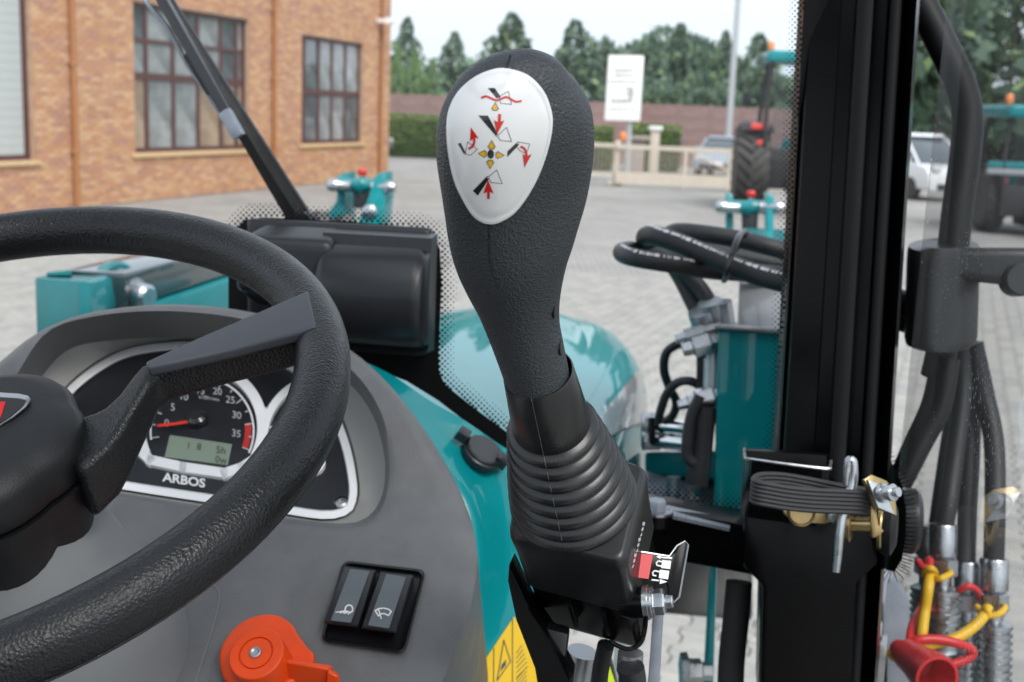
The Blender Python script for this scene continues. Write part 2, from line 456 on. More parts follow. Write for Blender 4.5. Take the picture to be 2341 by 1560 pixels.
# --- side door glass and its black border
rd = .163
def DG(u, v, off=0.0): return ray_plane(u, v, tr * (rd - off), tr)
mb = MB(); mb.hexa([T(rd, .30, .9), T(rd, .93, .9), T(rd + .005, .93, .9), T(rd + .005, .30, .9), T(rd, .30, 2.9), T(rd, .93, 2.9), T(rd + .005, .93, 2.9), T(rd + .005, .30, 2.9)])
door = mb.build('door_window', MAT['door_glass'], trac)
db = [(2102, -60), (2096, 30), (2060, 400), (2026, 800), (2010, 960), (2018, 1010), (2040, 1060), (2062, 1110), (2072, 1170), (2070, 1230), (2062, 1280), (2045, 1308), (2025, 1303), (2005, 1280), (1985, 1283), (1966, 1310), (1957, 1370), (1950, 1450), (1942, 1600)]
mark([db + [(1915, 1600), (1915, 1100), (1940, 900), (2030, -60)]], lambda u, v: DG(u, v, .002), 1e6).build('printed_border', MAT['frit_black'], door)
mb = MB(); pts = catmull([(u, v, 0) for u, v in db], 12); acc = 0; last = pts[0]
for k in range(1, len(pts) - 1):
    acc += (pts[k] - last).length; last = pts[k]
    if acc < 5.2: continue
    acc = 0
    t = (pts[k + 1] - pts[k - 1]).normalized(); nrm = V((-t.y, t.x, 0)) * (1 if True else -1)
    if nrm.x < 0 and pts[k].y < 1200: nrm = -nrm
    if pts[k].y >= 1200:
        if inside((pts[k].x + nrm.x * 6, pts[k].y + nrm.y * 6), db + [(1915, 1600), (1915, 1100), (1940, 900), (2030, -60)]): nrm = -nrm
    ln = 9 if pts[k].y < 1000 or pts[k].y > 1330 else 9 + 17 * min(1, (pts[k].y - 1000) / 200)
    x = t * 1.3; e = pts[k] + nrm * ln; s0 = pts[k] - nrm * 2
    mb.add([DG(s0.x + x.x, s0.y + x.y, .002), DG(e.x + x.x * .5, e.y + x.y * .5, .002), DG(e.x - x.x * .5, e.y - x.y * .5, .002), DG(s0.x - x.x, s0.y - x.y, .002)], [(0, 1, 2, 3)])
mb.build('printed_ticks', MAT['frit_black'], door, kind='stuff', recalc=False)

# --- wiper motor cover on the windscreen
wc = thing('wiper_motor_cover', 'black moulded wiper motor cover fixed to the lower windscreen behind the steering wheel', 'cover', W(780, 700, .03))
def Z_at(v, u=800): return W(u, v).z
zt, zb = W(770, 507).z, W(850, 800).z
rl, rr_ = W(575, 560).dot(tr), W(992, 600).dot(tr)
mb = MB()                                           # base tray
mb.box(T((rl + rr_) / 2, .992, (zt + zb) / 2), tr * (rr_ - rl) / 2, tf * .006, UP * (zt - zb) / 2)
mb.build('tray', MAT['cover_plastic'], wc, bevel=.006, bseg=3)
mb = MB()                                           # left shelf block
xl, xr = W(590, 520, .03).dot(tr), W(760, 560, .05).dot(tr)
mb.hexa([T(xl - .012, .986, zt - .075), T(xl - .012, .945, zt - .055), T(xr, .945, zt - .055), T(xr, .986, zt - .075),
         T(xl, .986, zt - .002), T(xl - .01, .95, zt - .012), T(xr, .95, zt - .012), T(xr, .986, zt - .002)])
mb.build('shelf', MAT['cover_plastic'], wc, bevel=.009, bseg=4)
mb = MB()                                           # barrel that hides the motor
x0, x1 = W(735, 650, .05).dot(tr), W(958, 650, .06).dot(tr)
cz, cf, R_ = W(850, 668, .02).z, .972, .044
def barrel(s):
    pr = [(0, zt - .004), (.012, zt - .006), (.018, zt - .020)]
    out = [(.986, zt - .004), (.965, zt - .006), (.962, zt - .018)]
    for k in range(11):
        a = rad(70 - k * 15); out.append((cf - R_ * s * math.cos(a) * .95, cz + R_ * s * math.sin(a)))
    out += [(.96, cz - R_ * s - .004), (.986, cz - R_ * s - .008)]
    return out
lp = []
for x, s in ((x0 - .004, .86), (x0, .95), (x0 + .006, 1), (x1 - .006, 1), (x1, .975), (x1 + .004, .9)):
    lp.append([T(x, a, b) for a, b in barrel(s)])
mb.loft(lp); mb.build('motor_barrel', MAT['cover_plastic'], wc, sharp=60)

# --- wiper arm and blade, outside the glass
wp = thing('windscreen_wiper', 'dark wiper arm and blade standing up across the brick building behind the glass', 'wiper', W(685, 500, -.03))
ax0, ax1 = W(683, 500, -.03), W(352, -40, -.035)
dv = (ax1 - ax0).normalized(); sd_ = dv.cross(tf).normalized()
def arm_sec(t, wdt, dep):
    c = ax0.lerp(ax1, t); return [c - sd_ * wdt, c - sd_ * wdt * .2 + tf * -dep, c + sd_ * wdt, c + sd_ * wdt + tf * dep, c - sd_ * wdt + tf * dep]
mb = MB().loft([arm_sec(-.01, .009, .004), arm_sec(.0, .0105, .007), arm_sec(.3, .009, .007), arm_sec(.62, .0075, .006), arm_sec(1, .006, .005)])
mb.build('arm', MAT['black_satin'], wp, bevel=.001)
mb = MB().tube([W(330, 0, -.03), W(380, 60, -.03), W(430, 150, -.03), W(465, 200, -.03), W(520, 285, -.03), W(548, 312, -.03)], .0022, 8); mb.build('spring_strip', MAT['steel_bar'], wp)
b0, b1 = W(345, -40, -.015), W(546, 312, -.012); bd = (b1 - b0).normalized(); bs = bd.cross(tf).normalized()
mb = MB().loft([[p - bs * .0045, p + bs * .0045, p + bs * .003 + tf * .012, p - bs * .003 + tf * .012] for p in (b0, b0.lerp(b1, .97), b1)]); mb.build('blade', MAT['cover_plastic'], wp, bevel=.001)
mb = MB().box(b1 - bd * .012, bd * .013, bs * .0055, tf * .005); mb.build('blade_end', MAT['steel_bar'], wp, bevel=.002)
mb = MB().box(W(462, 165, -.026), dv * .02, sd_ * .006, tf * .006); mb.build('hinge_block', MAT['black_satin'], wp, bevel=.002)
mb = MB().lathe(W(690, 508, -.008), tf, [(.008, 0), (.008, .02), (.006, .028)], 20); mb.build('pivot', MAT['black_satin'], wp, bevel=.001)

# --- unseen cab roof, floor, rear panel and seat, added to shape the light
mat('headliner', (.09, .09, .092), .8)
mb = MB()                                          # roof frame round a clear hatch, opened wide to let light in
for a, b, c, d in ((-1.15, .25, .90, 1.12), (-1.15, .25, -.75, -.45), (-1.15, -.92, -.45, .90), (.02, .25, -.45, .90)):
    mb.hexa([T(a, c, 2.74), T(b, c, 2.74), T(b, d, 2.74), T(a, d, 2.74), T(a, c, 2.86), T(b, c, 2.86), T(b, d, 2.86), T(a, d, 2.86)])
rfo = mb.build('cab_roof', MAT['headliner'], trac)
MB().hexa([T(-.92, -.45, 2.82), T(.02, -.45, 2.82), T(.02, .9, 2.82), T(-.92, .9, 2.82), T(-.92, -.45, 2.826), T(.02, -.45, 2.826), T(.02, .9, 2.826), T(-.92, .9, 2.826)]).build('added_roof_hatch', MAT['wind_glass'], rfo)
mb = MB(); mb.hexa([T(-1.12, -.7, .75), T(.2, -.7, .75), T(.2, .98, .75), T(-1.12, .98, .75), T(-1.12, -.7, .8), T(.2, -.7, .8), T(.2, .98, .8), T(-1.12, .98, .8)])
mb.build('cab_floor', MAT['cover_plastic'], trac)  # unseen floor, added to block light bouncing up from the ground
MB().hexa([T(-1.12, -.78, .8), T(.2, -.78, .8), T(.2, -.72, .8), T(-1.12, -.72, .8), T(-1.12, -.78, 2.02), T(.2, -.78, 2.02), T(.2, -.72, 2.02), T(-1.12, -.72, 2.02)]).build('added_rear_panel', MAT['cover_plastic'], trac, bevel=.01)  # unseen dark panel, added to cut bright reflections in the windscreen
MB().hexa([T(-.62, -.52, 1.25), T(-.1, -.52, 1.25), T(-.1, -.02, 1.28), T(-.62, -.02, 1.28), T(-.62, -.5, 1.4), T(-.1, -.5, 1.4), T(-.1, -.02, 1.42), T(-.62, -.02, 1.42)]).build('seat_cushion', MAT['cover_plastic'], trac, bevel=.04, bseg=3)
MB().hexa([T(-.6, -.62, 1.4), T(-.12, -.62, 1.4), T(-.12, -.5, 1.4), T(-.6, -.5, 1.4), T(-.58, -.68, 1.95), T(-.14, -.68, 1.95), T(-.14, -.58, 1.95), T(-.58, -.58, 1.95)]).build('seat_back', MAT['cover_plastic'], trac, bevel=.04, bseg=3)

# --- steering wheel -------------------------------------------------------
def camv(x, y, z): return cR * x + cU * y + fwd * (-z)
wc0 = C + camv(-.2843, -.0353, -.6131)
an, bn_ = -.1148, .9745
wn = camv(math.sin(an) * math.cos(bn_), math.sin(bn_), math.cos(an) * math.cos(bn_)).normalized()
def WH(u, v, h=0.0): return ray_plane(u, v, wc0 + wn * h, wn)
e1 = (cR - wn * cR.dot(wn)).normalized(); e2 = wn.cross(e1)
RW, RT = .1882, .0146
sw = thing('steering_wheel', 'black grained steering wheel with grey-topped spoke in front of the dashboard', 'steering wheel', wc0 - wn * .08)
mb = MB(); loops = []
for k in range(128):
    q = 2 * math.pi * k / 128; d = e1 * math.cos(q) + e2 * math.sin(q); c = wc0 + d * RW
    loops.append([c + (d * math.cos(a) + wn * math.sin(a) * 1.04) * RT for a in [2 * math.pi * j / 28 for j in range(28)]])
loops.append(loops[0]); mb.loft(loops, True, False, False)
mb.build('rim', MAT['wheel_foam'], sw, sharp=180, merge=True)
mb = MB()                                          # moulding seam round the outer underside
sm_ = []
for k in range(129):
    q = 2 * math.pi * k / 128; d = e1 * math.cos(q) + e2 * math.sin(q)
    a = rad(-28); sm_.append(wc0 + d * RW + (d * math.cos(a) + wn * math.sin(a)) * (RT + .00002))
mb.tube(sm_, .00045, 5); mb.build('seam', MAT['wheel_foam'], sw)
# spokes: the one in view (upper right), and its fellows
def spoke_at(rot):
    Rm = Matrix.Rotation(rot, 3, wn)
    f = lambda u, v, h: wc0 + Rm @ (WH(u, v, h) - wc0)
    hx = lambda a, b, h, dp: [f(*a, h), f(*b, h), f(*b, h) - wn * dp, f(*a, h) - wn * dp]
    secs = [hx((742, 655), (762, 765), .006, .018), hx((695, 676), (716, 760), .006, .019), hx((600, 715), (625, 782), .0035, .021), hx((460, 774), (490, 815), .001, .021), hx((350, 822), (378, 846), 0, .021),
            hx((322, 832), (350, 858), -.002, .022), hx((303, 853), (328, 895), -.006, .024), hx((270, 898), (300, 940), -.012, .027), hx((232, 932), (275, 985), -.018, .029), hx((180, 950), (245, 1025), -.023, .032), hx((90, 980), (180, 1080), -.028, .034)]
    mb = MB().loft(secs); mb.build('spoke', MAT['wheel_foam'], sw, bevel=.006, bseg=4, sharp=180)
    hh = lambda u: .0075 + .0085 * max(0, min(1, (u - 500) / 200)) ** 1.5
    mb = MB().loft([[f(*a, hh(a[0])), f(*b, hh(a[0])), f(*b, hh(a[0])) - wn * .0065, f(*a, hh(a[0])) - wn * .0065] for a, b in
                    (((331, 826), (336, 840)), ((395, 797), (405, 826)), ((460, 768), (470, 812)), ((530, 738), (540, 796)), ((600, 708), (612, 777)), ((650, 686), (664, 764)), ((690, 669), (708, 751)), ((705, 662), (724, 746)))])
    o = mb.build('spoke_trim', MAT['spoke_trim'], sw, bevel=.0022, bseg=3)
for k_ in (0, 1, -1): spoke_at(k_ * 2 * math.pi / 3)
# hub
hubc = wc0 - wn * .016
angs = [rad(a) for a in range(0, 360, 6)]
def hub_loop(r, h, sq=.0):
    out = []
    for a in angs:
        k = 1 + sq * (abs(math.cos(3 * a)) - .6)
        out.append(hubc + (e1 * math.cos(a) + e2 * math.sin(a)) * r * k + wn * h)
    return out
mb = MB().loft([hub_loop(.0585, -.024, .06), hub_loop(.0600, -.022, .06), hub_loop(.0600, -.007, .06), hub_loop(.056, -.001, .06), hub_loop(.047, .0028, .05), hub_loop(.02, .004), hub_loop(.001, .004)])
hub = mb.build('hub_cap', MAT['hub_plastic'], sw, sharp=50)
mb = MB().loft([hub_loop(.046, -.074, .10), hub_loop(.048, -.070, .10), hub_loop(.057, -.040, .10), hub_loop(.0605, -.026, .06), hub_loop(.05, -.0255)])
mb.build('hub_base', MAT['hub_plastic'], sw, sharp=40)
hb = lambda off: (lambda u, v: WH(u, v, -.016 + .0042 + off))
em = [(-60, 905), (0, 901), (45, 904), (66, 909), (72, 918), (60, 934), (30, 958), (0, 976), (-40, 992), (-100, 960)]
MB().prism([hb(.0)(u, v) for u, v in em], wn * .0012).build('emblem', MAT['zinc'], hub, bevel=.0004)
em2 = [(-60, 911), (0, 908), (44, 911), (60, 915), (50, 931), (24, 953), (0, 968), (-40, 985), (-90, 955)]
mark([em2], hb(.00155)).build('emblem_field', MAT['print_black'], hub)
mark([[(-40, 921), (13, 918), (5, 945), (0, 958), (-20, 968), (-40, 968)]], hb(.0018)).build('emblem_red', MAT['print_red'], hub)
# column shroud below the hub
cs = thing('steering_column', 'pale grey conical shroud under the steering wheel hub', 'steering column', wc0 - wn * .22)
MB().lathe(wc0 - wn * .066, -wn, [(.042, 0), (.047, .003), (.056, .03), (.074, .09), (.095, .17), (.1, .23)], 48).build('shroud', MAT['dash_light'], cs, sharp=60)
MB().lathe(wc0 - wn * .05, -wn, [(.018, 0), (.018, .05)], 20).build('shaft', MAT['zinc_dull'], cs)

# --- dashboard ------------------------------------------------------------
dn_ = camv(-.04, .77, .637).normalized(); dp0 = P(800, 1400, .73)
def D(u, v, h=0.0): return ray_plane(u, v, dp0 + dn_ * h, dn_)
dash = thing('dashboard', 'grey moulded dashboard console with arched cowl over the instruments', 'dashboard', D(500, 1500, -.3))
CTR = (480, 1010)
def loop_px(pts, n=112):
    dense = catmull([(u, v, 0) for u, v in pts], 24, True)
    pol = sorted((math.atan2(p.y - CTR[1], p.x - CTR[0]), (p.x - CTR[0]) ** 2 + (p.y - CTR[1]) ** 2) for p in dense)
    out = []; m = len(pol)
    for k in range(n):
        a = -math.pi + 2 * math.pi * k / n
        import bisect
        i = bisect.bisect([q[0] for q in pol], a) % m
        a0, r0_ = pol[i - 1]; a1_, r1 = pol[i]
        da = (a1_ - a0) % (2 * math.pi); t = ((a - a0) % (2 * math.pi)) / da if da > 1e-9 else 0
        r = math.sqrt(r0_) * (1 - t) + math.sqrt(r1) * t
        out.append((CTR[0] + r * math.cos(a), CTR[1] + r * math.sin(a)))
    return out
outer = loop_px([(-160, 1050), (-90, 905), (0, 828), (85, 762), (200, 717), (370, 697), (540, 708), (690, 745), (800, 800), (890, 880), (975, 990), (1040, 1100), (1080, 1200), (1091, 1290), (1072, 1400), (1036, 1500), (1000, 1580), (960, 1640), (700, 1700), (300, 1700), (-60, 1640), (-160, 1400)])
H1 = loop_px([(-20, 1060), (0, 930), (39, 860), (108, 760), (215, 724), (370, 712), (540, 728), (690, 775), (800, 845), (862, 930), (886, 1020), (889, 1100), (872, 1165), (835, 1198), (780, 1207), (640, 1192), (450, 1165), (260, 1135), (80, 1120)])
H2 = loop_px([(0, 1040), (50, 930), (92, 865), (162, 797), (285, 776), (400, 773), (540, 780), (690, 815), (790, 870), (850, 945), (877, 1030), (880, 1100), (864, 1155), (830, 1188), (775, 1197), (640, 1182), (450, 1155), (260, 1125), (90, 1105)])
H3 = loop_px([(95, 1040), (105, 960), (148, 890), (216, 833), (288, 797), (380, 781), (480, 780), (600, 798), (700, 848), (765, 925), (800, 1010), (817, 1090), (818, 1140), (800, 1176), (745, 1190), (640, 1176), (450, 1148), (300, 1125), (130, 1095)])
def inset(lp, k):
    out = []; n = len(lp)
    for i in range(n):
        a, b = V((*lp[i - 2], 0)), V((*lp[(i + 2) % n], 0)); t = (b - a).normalized(); nn = V((-t.y, t.x, 0))
        out.append((lp[i][0] + nn.x * k, lp[i][1] + nn.y * k))
    return out
def hf(u, v, top=.032):
    t = max(0, min(1, (1180 - v) / 330)); t = t * t * (3 - 2 * t); return top * t
def lerp_loop(a, b, t): return [(p[0] * (1 - t) + q[0] * t, p[1] * (1 - t) + q[1] * t) for p, q in zip(a, b)]
shell = lambda u, v: C + (D(u, v, hf(u, v) - .006) - C) * 1.072     # the cowl runs on towards the windscreen
loops = [[shell(u, v) - dn_ * .34 for u, v in outer], [shell(u, v) for u, v in outer], [D(u, v, hf(u, v) - .006) for u, v in outer],
         [D(u, v, hf(u, v) - .0015) for u, v in lerp_loop(outer, H1, .10)]]
for t in (.25, .4, .55, .7, .85, .95): loops.append([D(u, v, hf(u, v)) for u, v in lerp_loop(outer, H1, t)])
loops += [[D(u, v, hf(u, v) - .001) for u, v in H1]]
loops += [[D(u, v, hf(u, v) - .004) for u, v in lerp_loop(H1, H2, .06)], [D(u, v, -.020 + hf(u, v) * .25) for u, v in H2]]
mbd = MB().loft(loops, True, True, False); mbd.build('console', MAT['dash_grey'], dash, sharp=40)
mb = MB().loft([[D(u, v, -.020 + hf(u, v) * .25) for u, v in H2], [D(u, v, -.026) for u, v in inset(H3, -4)], [D(u, v, -.034) for u, v in inset(H3, 2)]], True, False, False)
mb.build('cluster_ledge', MAT['ledge_grey'], dash, sharp=40)
clu = thing('instrument_cluster', 'white-rimmed instrument cluster with dials and small green display behind the wheel', 'gauge cluster', D(470, 1000, -.04))
H4 = inset(H3, 23)
mb = MB().loft([[D(u, v, -.035) for u, v in inset(H3, 1)], [D(u, v, -.0265) for u, v in inset(H3, 3)], [D(u, v, -.0262) for u, v in inset(H3, 20)], [D(u, v, -.032) for u, v in H4]], True, False, False)
mb.build('bezel', MAT['white_plastic'], clu, sharp=40)
MB().add([D(u, v, -.0312) for u, v in inset(H3, 19)], [tuple(range(112))]).build('dial_face', MAT['gauge_black'], clu)
FC = lambda h: (lambda u, v: D(u, v, -.0312 + h))
def ring_px(c, ra, rb, a0, a1, n=40, wa=0):
    o = [(c[0] + ra[0] * math.cos(a0 + (a1 - a0) * k / n), c[1] + ra[1] * math.sin(a0 + (a1 - a0) * k / n)) for k in range(n + 1)]
    i = [(c[0] + rb[0] * math.cos(a0 + (a1 - a0) * k / n), c[1] + rb[1] * math.sin(a0 + (a1 - a0) * k / n)) for k in range(n + 1)]
    return [[o[k], o[k + 1], i[k + 1], i[k]] for k in range(n)]
tc_ = (462, 985)
def raised(polys, h0, h1, name, m, par):
    mb = MB()
    for q in polys: mb.prism([FC(h0)(*p) for p in q], dn_ * (h1 - h0))
    return mb.build(name, m, par, sharp=30)
ringp = ring_px(tc_, (152, 152), (128, 130), rad(-205), rad(28))
raised(ringp, 0, .0035, 'dial_rim', MAT['white_plastic'], clu)
raised(stroke([(326, 1040), (345, 1058), (420, 1074), (515, 1088), (555, 1075), (590, 1052)], 22), 0, .003, 'dial_rim', MAT['white_plastic'], clu)
raised(ring_px((745, 1010), (150, 150), (132, 132), rad(150), rad(290), 30), 0, .003, 'dial_rim', MAT['white_plastic'], clu)
raised(ring_px((718, 1062), (27, 27), (14, 14), 0, 2 * math.pi, 24), 0, .003, 'dial_rim', MAT['white_plastic'], clu)
mark(ring_px(tc_, (120, 122), (116, 118), rad(-190), rad(25)), FC(.0006)).build('scale_arc', MAT['print_white'], clu)
mark(ring_px(tc_, (112, 114), (98, 100), rad(-9), rad(22), 14), FC(.0007)).build('red_zone', MAT['gauge_red'], clu)
tk = []
for k in range(15):
    a = rad(-188 + k * 15); tk += stroke([(tc_[0] + 116 * math.cos(a), tc_[1] + 118 * math.sin(a)), (tc_[0] + (100 if k % 2 == 0 else 108) * math.cos(a), tc_[1] + (102 if k % 2 == 0 else 110) * math.sin(a))], 2.6)
mark(tk, FC(.0008)).build('scale_ticks', MAT['print_grey'], clu)
for s, u, v, h in (('0', 381, 968, 26), ('5', 395, 932, 26), ('10', 420, 908, 24), ('15', 458, 894, 24), ('20', 497, 896, 24), ('25', 527, 915, 25), ('30', 541, 950, 25), ('35', 540, 992, 25), ('x100r/min', 478, 911, 13)):
    text_mb(s, (u, v), (h * .88, h * .14), (h * .05, -h * .92), FC(.0009)).build('scale_number' if h > 20 else 'unit_print', MAT['print_grey'], clu)
mark(stroke([(362, 973), (400, 969), (438, 963)], 6), FC(.004)).build('needle', MAT['needle_red'], clu)
MB().lathe(FC(.001)(452, 962), dn_, [(.0075, 0), (.0075, .004), (.005, .006)], 24).build('needle_hub', MAT['print_black'], clu)
lc = [(389, 997), (531, 1018), (521, 1066), (377, 1047)]
raised([lc], 0, .001, 'display', MAT['lcd_green'], clu)
for s, u, v, h in (('I', 431, 1020, 22), ('8', 455, 1022, 22), ('5h', 505, 1030, 24), ('0w', 505, 1052, 22)):
    text_mb(s, (u, v), (h, h * .15), (h * .1, -h), FC(.0015)).build('display_digit', MAT['lcd_dark'], clu)
text_mb('ARBOS', (421, 1099), (31, 4.8), (2, -28), FC(.0008), .03).build('maker_lettering', MAT['print_white'], clu)
# right gauge marks
mark(stroke([(608, 932), (606, 975)], 3) + stroke([(598, 965), (606, 985), (622, 975)], 3), FC(.0008)).build('scale_ticks', MAT['print_white'], clu)
mark([[(600, 962), (612, 990), (598, 992)]], FC(.001)).build('needle', MAT['needle_red'], clu)
MB().lathe(D(782, 1153, -.028), dn_, [(.0042, 0), (.0042, .002), (.0026, .003), (.0026, .0014)], 24).build('screw', MAT['zinc_dull'], clu)
MB().lathe(D(782, 1153, -.0305), dn_, [(.0056, 0), (.0056, .0028), (.0044, .0034), (.0044, .0005)], 24).build('screw_cup', MAT['print_black'], clu)
# clear cover over the dials
MB().add([D(u, v, -.0262) for u, v in inset(H3, 21)], [tuple(range(112))]).build('cluster_lens', MAT['wind_glass'], clu)
# faint moulding seam on the console
mark(stroke([(a.x, a.y) for a in catmull([(470, 1325, 0), (497, 1345, 0), (501, 1375, 0), (485, 1440, 0), (462, 1510, 0), (440, 1580, 0)], 6)], 3.0), lambda u, v: D(u, v, hf(u, v) + .0006)).build('moulding_seam', MAT['dash_light'], dash)
# rocker switches
z7 = lambda x, y: (450 + x / 2.926, 1230 + y / 2.926)
sp_ = thing('switch_panel', 'glossy black twin rocker switch panel on the grey dashboard', 'switch', D(850, 1390, 0))
def rr(poly, k=.16, n=5):                           # round the corners of a quad given in pixels
    out = []; m = len(poly)
    for i in range(m):
        a, b, c = V(poly[i - 1]), V(poly[i]), V(poly[(i + 1) % m])
        p, q = b.lerp(a, k), b.lerp(c, k)
        for t in range(n + 1):
            s = t / n; out.append(tuple(p.lerp(b, s).lerp(b.lerp(q, s), s)))
    return out
base = rr([z7(980, 150), z7(1535, 215), z7(1392, 778), z7(826, 690)], .1)
MB().loft([[D(u, v, -.004) for u, v in base], [D(u, v, .0035) for u, v in base], [D(u, v, .005) for u, v in lerp_loop(base, [z7(1180, 460)] * len(base), .05)], [D(u, v, .0015) for u, v in lerp_loop(base, [z7(1180, 460)] * len(base), .09)]], True, True, True).build('frame', MAT['switch_black'], sp_, sharp=50)
for q, lab in (([(985, 185), (1200, 215), (1080, 600), (845, 570)], [(1025, 207), (1157, 222), (1030, 568), (895, 552)]), ([(1225, 222), (1450, 250), (1330, 640), (1095, 605)], [(1268, 240), (1400, 262), (1285, 607), (1145, 585)])):
    qq = rr([z7(*p) for p in q], .05, 3)
    mb = MB().loft([[D(u, v, .001) for u, v in qq], [D(u, v, .008 + (.004 if v > 1350 else 0)) for u, v in qq], [D(u, v, .0092 + (.004 if v > 1350 else 0)) for u, v in lerp_loop(qq, [(sum(a[0] for a in qq) / len(qq), sum(a[1] for a in qq) / len(qq))] * len(qq), .07)]])
    rk = mb.build('rocker', MAT['switch_black'], sp_, sharp=35)
    def RK(off):
        t0, t1 = D(*z7(*q[0]), .0092), D(*z7(*q[1]), .0092); t2 = D(*z7(*q[2]), .0132)
        nn = (t1 - t0).cross(t2 - t0).normalized(); nn = nn if nn.dot(dn_) > 0 else -nn
        return lambda u, v: ray_plane(u, v, t0 + nn * off, nn)
    mark([rr([z7(*p) for p in lab], .03, 2)], RK(.0006)).build('label_inset', MAT['switch_label'], rk)
    if lab[0][0] < 1100:
        px = [z7(*p) for p in ((990, 485), (997, 460), (1015, 448), (1035, 455), (1043, 472), (1040, 492), (1025, 498), (1003, 492))]
        S = stroke(px, 2.8, True)
        for k in range(4): S += stroke([z7(985 + k * 14, 489 + k * 4), z7(930 + k * 27, 498 + k * 4)], 2.2)
    else:
        S = stroke([z7(*p) for p in ((1193, 487), (1215, 474), (1250, 470), (1283, 478), (1300, 493), (1282, 520), (1255, 507), (1232, 508), (1215, 522))], 2.8, True)
        S += stroke([z7(1215, 480), z7(1228, 520), z7(1232, 540)], 2.6)
    mark(S, RK(.0011)).build('symbol', MAT['print_white'], rk)
# orange knob
ok = thing('orange_knob', 'bright orange plastic rotary lever with round cap low on the dashboard', 'knob', D(600, 1510, 0))
kc = D(*z7(395, 770), .03)
px_r = (D(*z7(585, 770), .03) - kc).length
ka = (dn_ + cR * -.12 + fwd * -.25).normalized()
MB().lathe(kc - ka * .03, ka, [(px_r * 1.0, 0), (px_r, .027), (px_r * .97, .0295), (px_r * .93, .03), (px_r * .62, .03), (px_r * .6, .0287), (px_r * .57, .0287), (px_r * .55, .03), (px_r * .01, .03)], 56).build('cap', MAT['orange_plastic'], ok, sharp=35)
MB().lathe(kc + ka * .0002, ka, [(px_r * .2, 0), (px_r * .2, .0012), (px_r * .16, .0014), (px_r * .09, .0006), (px_r * .01, .0006)], 20).build('screw', MAT['zinc_dull'], ok, sharp=30)
lobe = catmull([(*z7(*p), 0) for p in ((170, 880), (200, 760), (300, 640), (440, 580), (560, 585), (650, 640), (700, 720), (760, 800), (800, 850), (760, 960), (600, 1050), (400, 1060), (220, 1020))], 6, True)
MB().prism([D(p.x, p.y, .002) for p in lobe], dn_ * .010).build('base_lobe', MAT['orange_plastic'], ok, bevel=.002, bseg=3)
MB().hexa([D(*z7(590, 990), .006), D(*z7(880, 1010), .006), D(*z7(950, 985), .004), D(*z7(620, 940), .006), D(*z7(590, 830), .024), D(*z7(880, 880), .024), D(*z7(905, 850), .02), D(*z7(600, 800), .024)]).build('lever', MAT['orange_plastic'], ok, bevel=.002, bseg=3)
MB().hexa([D(*z7(860, 1080), .006), D(*z7(940, 1080), .006), D(*z7(965, 1000), .004), D(*z7(900, 1000), .004), D(*z7(865, 890), .024), D(*z7(950, 930), .022), D(*z7(955, 910), .018), D(*z7(890, 860), .022)]).build('lever', MAT['orange_plastic'], ok, bevel=.002, bseg=3)

# ================================================================== LOADER JOYSTICK
joy = thing('loader_joystick', 'black loader joystick lever with white pictogram badge and ribbed rubber boot', 'joystick', P(1318, 1400, .62))
SEC = [(126, 1168, 1198), (130, 1132, 1224), (143, 1098, 1254), (163, 1068, 1284), (190, 1044, 1307), (222, 1022, 1329), (260, 1008, 1347), (300, 1002, 1354), (350, 1003, 1354), (400, 1008, 1348), (450, 1013, 1338),
       (500, 1018, 1324), (550, 1026, 1311), (600, 1041, 1298), (650, 1065, 1288), (700, 1091, 1281), (750, 1112, 1281), (800, 1131, 1290), (850, 1149, 1300), (880, 1160, 1305), (905, 1172, 1306), (930, 1184, 1305)]
def jd(v): return .437 + (v - 125) / 860.0 * .105
cen = [P((l + r) / 2, v, jd(v)) for v, l, r in SEC]
loops = []
NS = 48; FACE = rad(-20)
for i, (v, l, r) in enumerate(SEC):
    t = (cen[min(i + 1, len(SEC) - 1)] - cen[max(i - 1, 0)]).normalized()
    if i < 4: t = (cen[6] - cen[3]).normalized()
    x = (cR - t * cR.dot(t)).normalized(); y = t.cross(x).normalized()
    if y.dot(fwd) > 0: y = -y                      # y looks at the driver
    a = (r - l) / 2 / F * jd(v)
    k = max(0, min(1, (620 - v) / 250)); k = k * k * (3 - 2 * k)
    bb = a * (.70 * k + .95 * (1 - k))
    fx = x * math.cos(FACE * k) - y * math.sin(-FACE * k) * -1 if False else x
    # turn the section so that the flat face looks a little left
    ca, sa = math.cos(FACE * k), math.sin(FACE * k)
    wid = math.sqrt((a * ca) ** 2 + (bb * sa) ** 2); s_ = a / wid
    X, Y = x * ca + y * -sa * -1, y * ca - x * -sa * -1
    e = 2.0 + .5 * k
    lp = []
    for q in [2 * math.pi * j / NS for j in range(NS)]:
        c, s = math.cos(q), math.sin(q)
        px_ = a * s_ * math.copysign(abs(c) ** (2 / e), c); py_ = bb * s_ * math.copysign(abs(s) ** (2 / e), s)
        lp.append(cen[i] + X * px_ + Y * py_)
    loops.append(lp)
# smooth the loft along its length
def densify(loops, n=4):
    out = []
    for k in range(len(loops) - 1):
        for m in range(n):
            t = m / n; row = []
            for j in range(len(loops[0])):
                a, b, c, d = loops[max(k - 1, 0)][j], loops[k][j], loops[k + 1][j], loops[min(k + 2, len(loops) - 1)][j]
                row.append(0.5 * ((2 * b) + (c - a) * t + (2 * a - 5 * b + 4 * c - d) * t * t + (3 * b - a - 3 * c + d) * t ** 3))
            out.append(row)
    out.append(loops[-1]); return out
loops = densify(loops)
mbg = MB().loft(loops); grip = mbg.build('grip', MAT['grip_plastic'], joy, sharp=180)
gb = bvh_of(mbg)
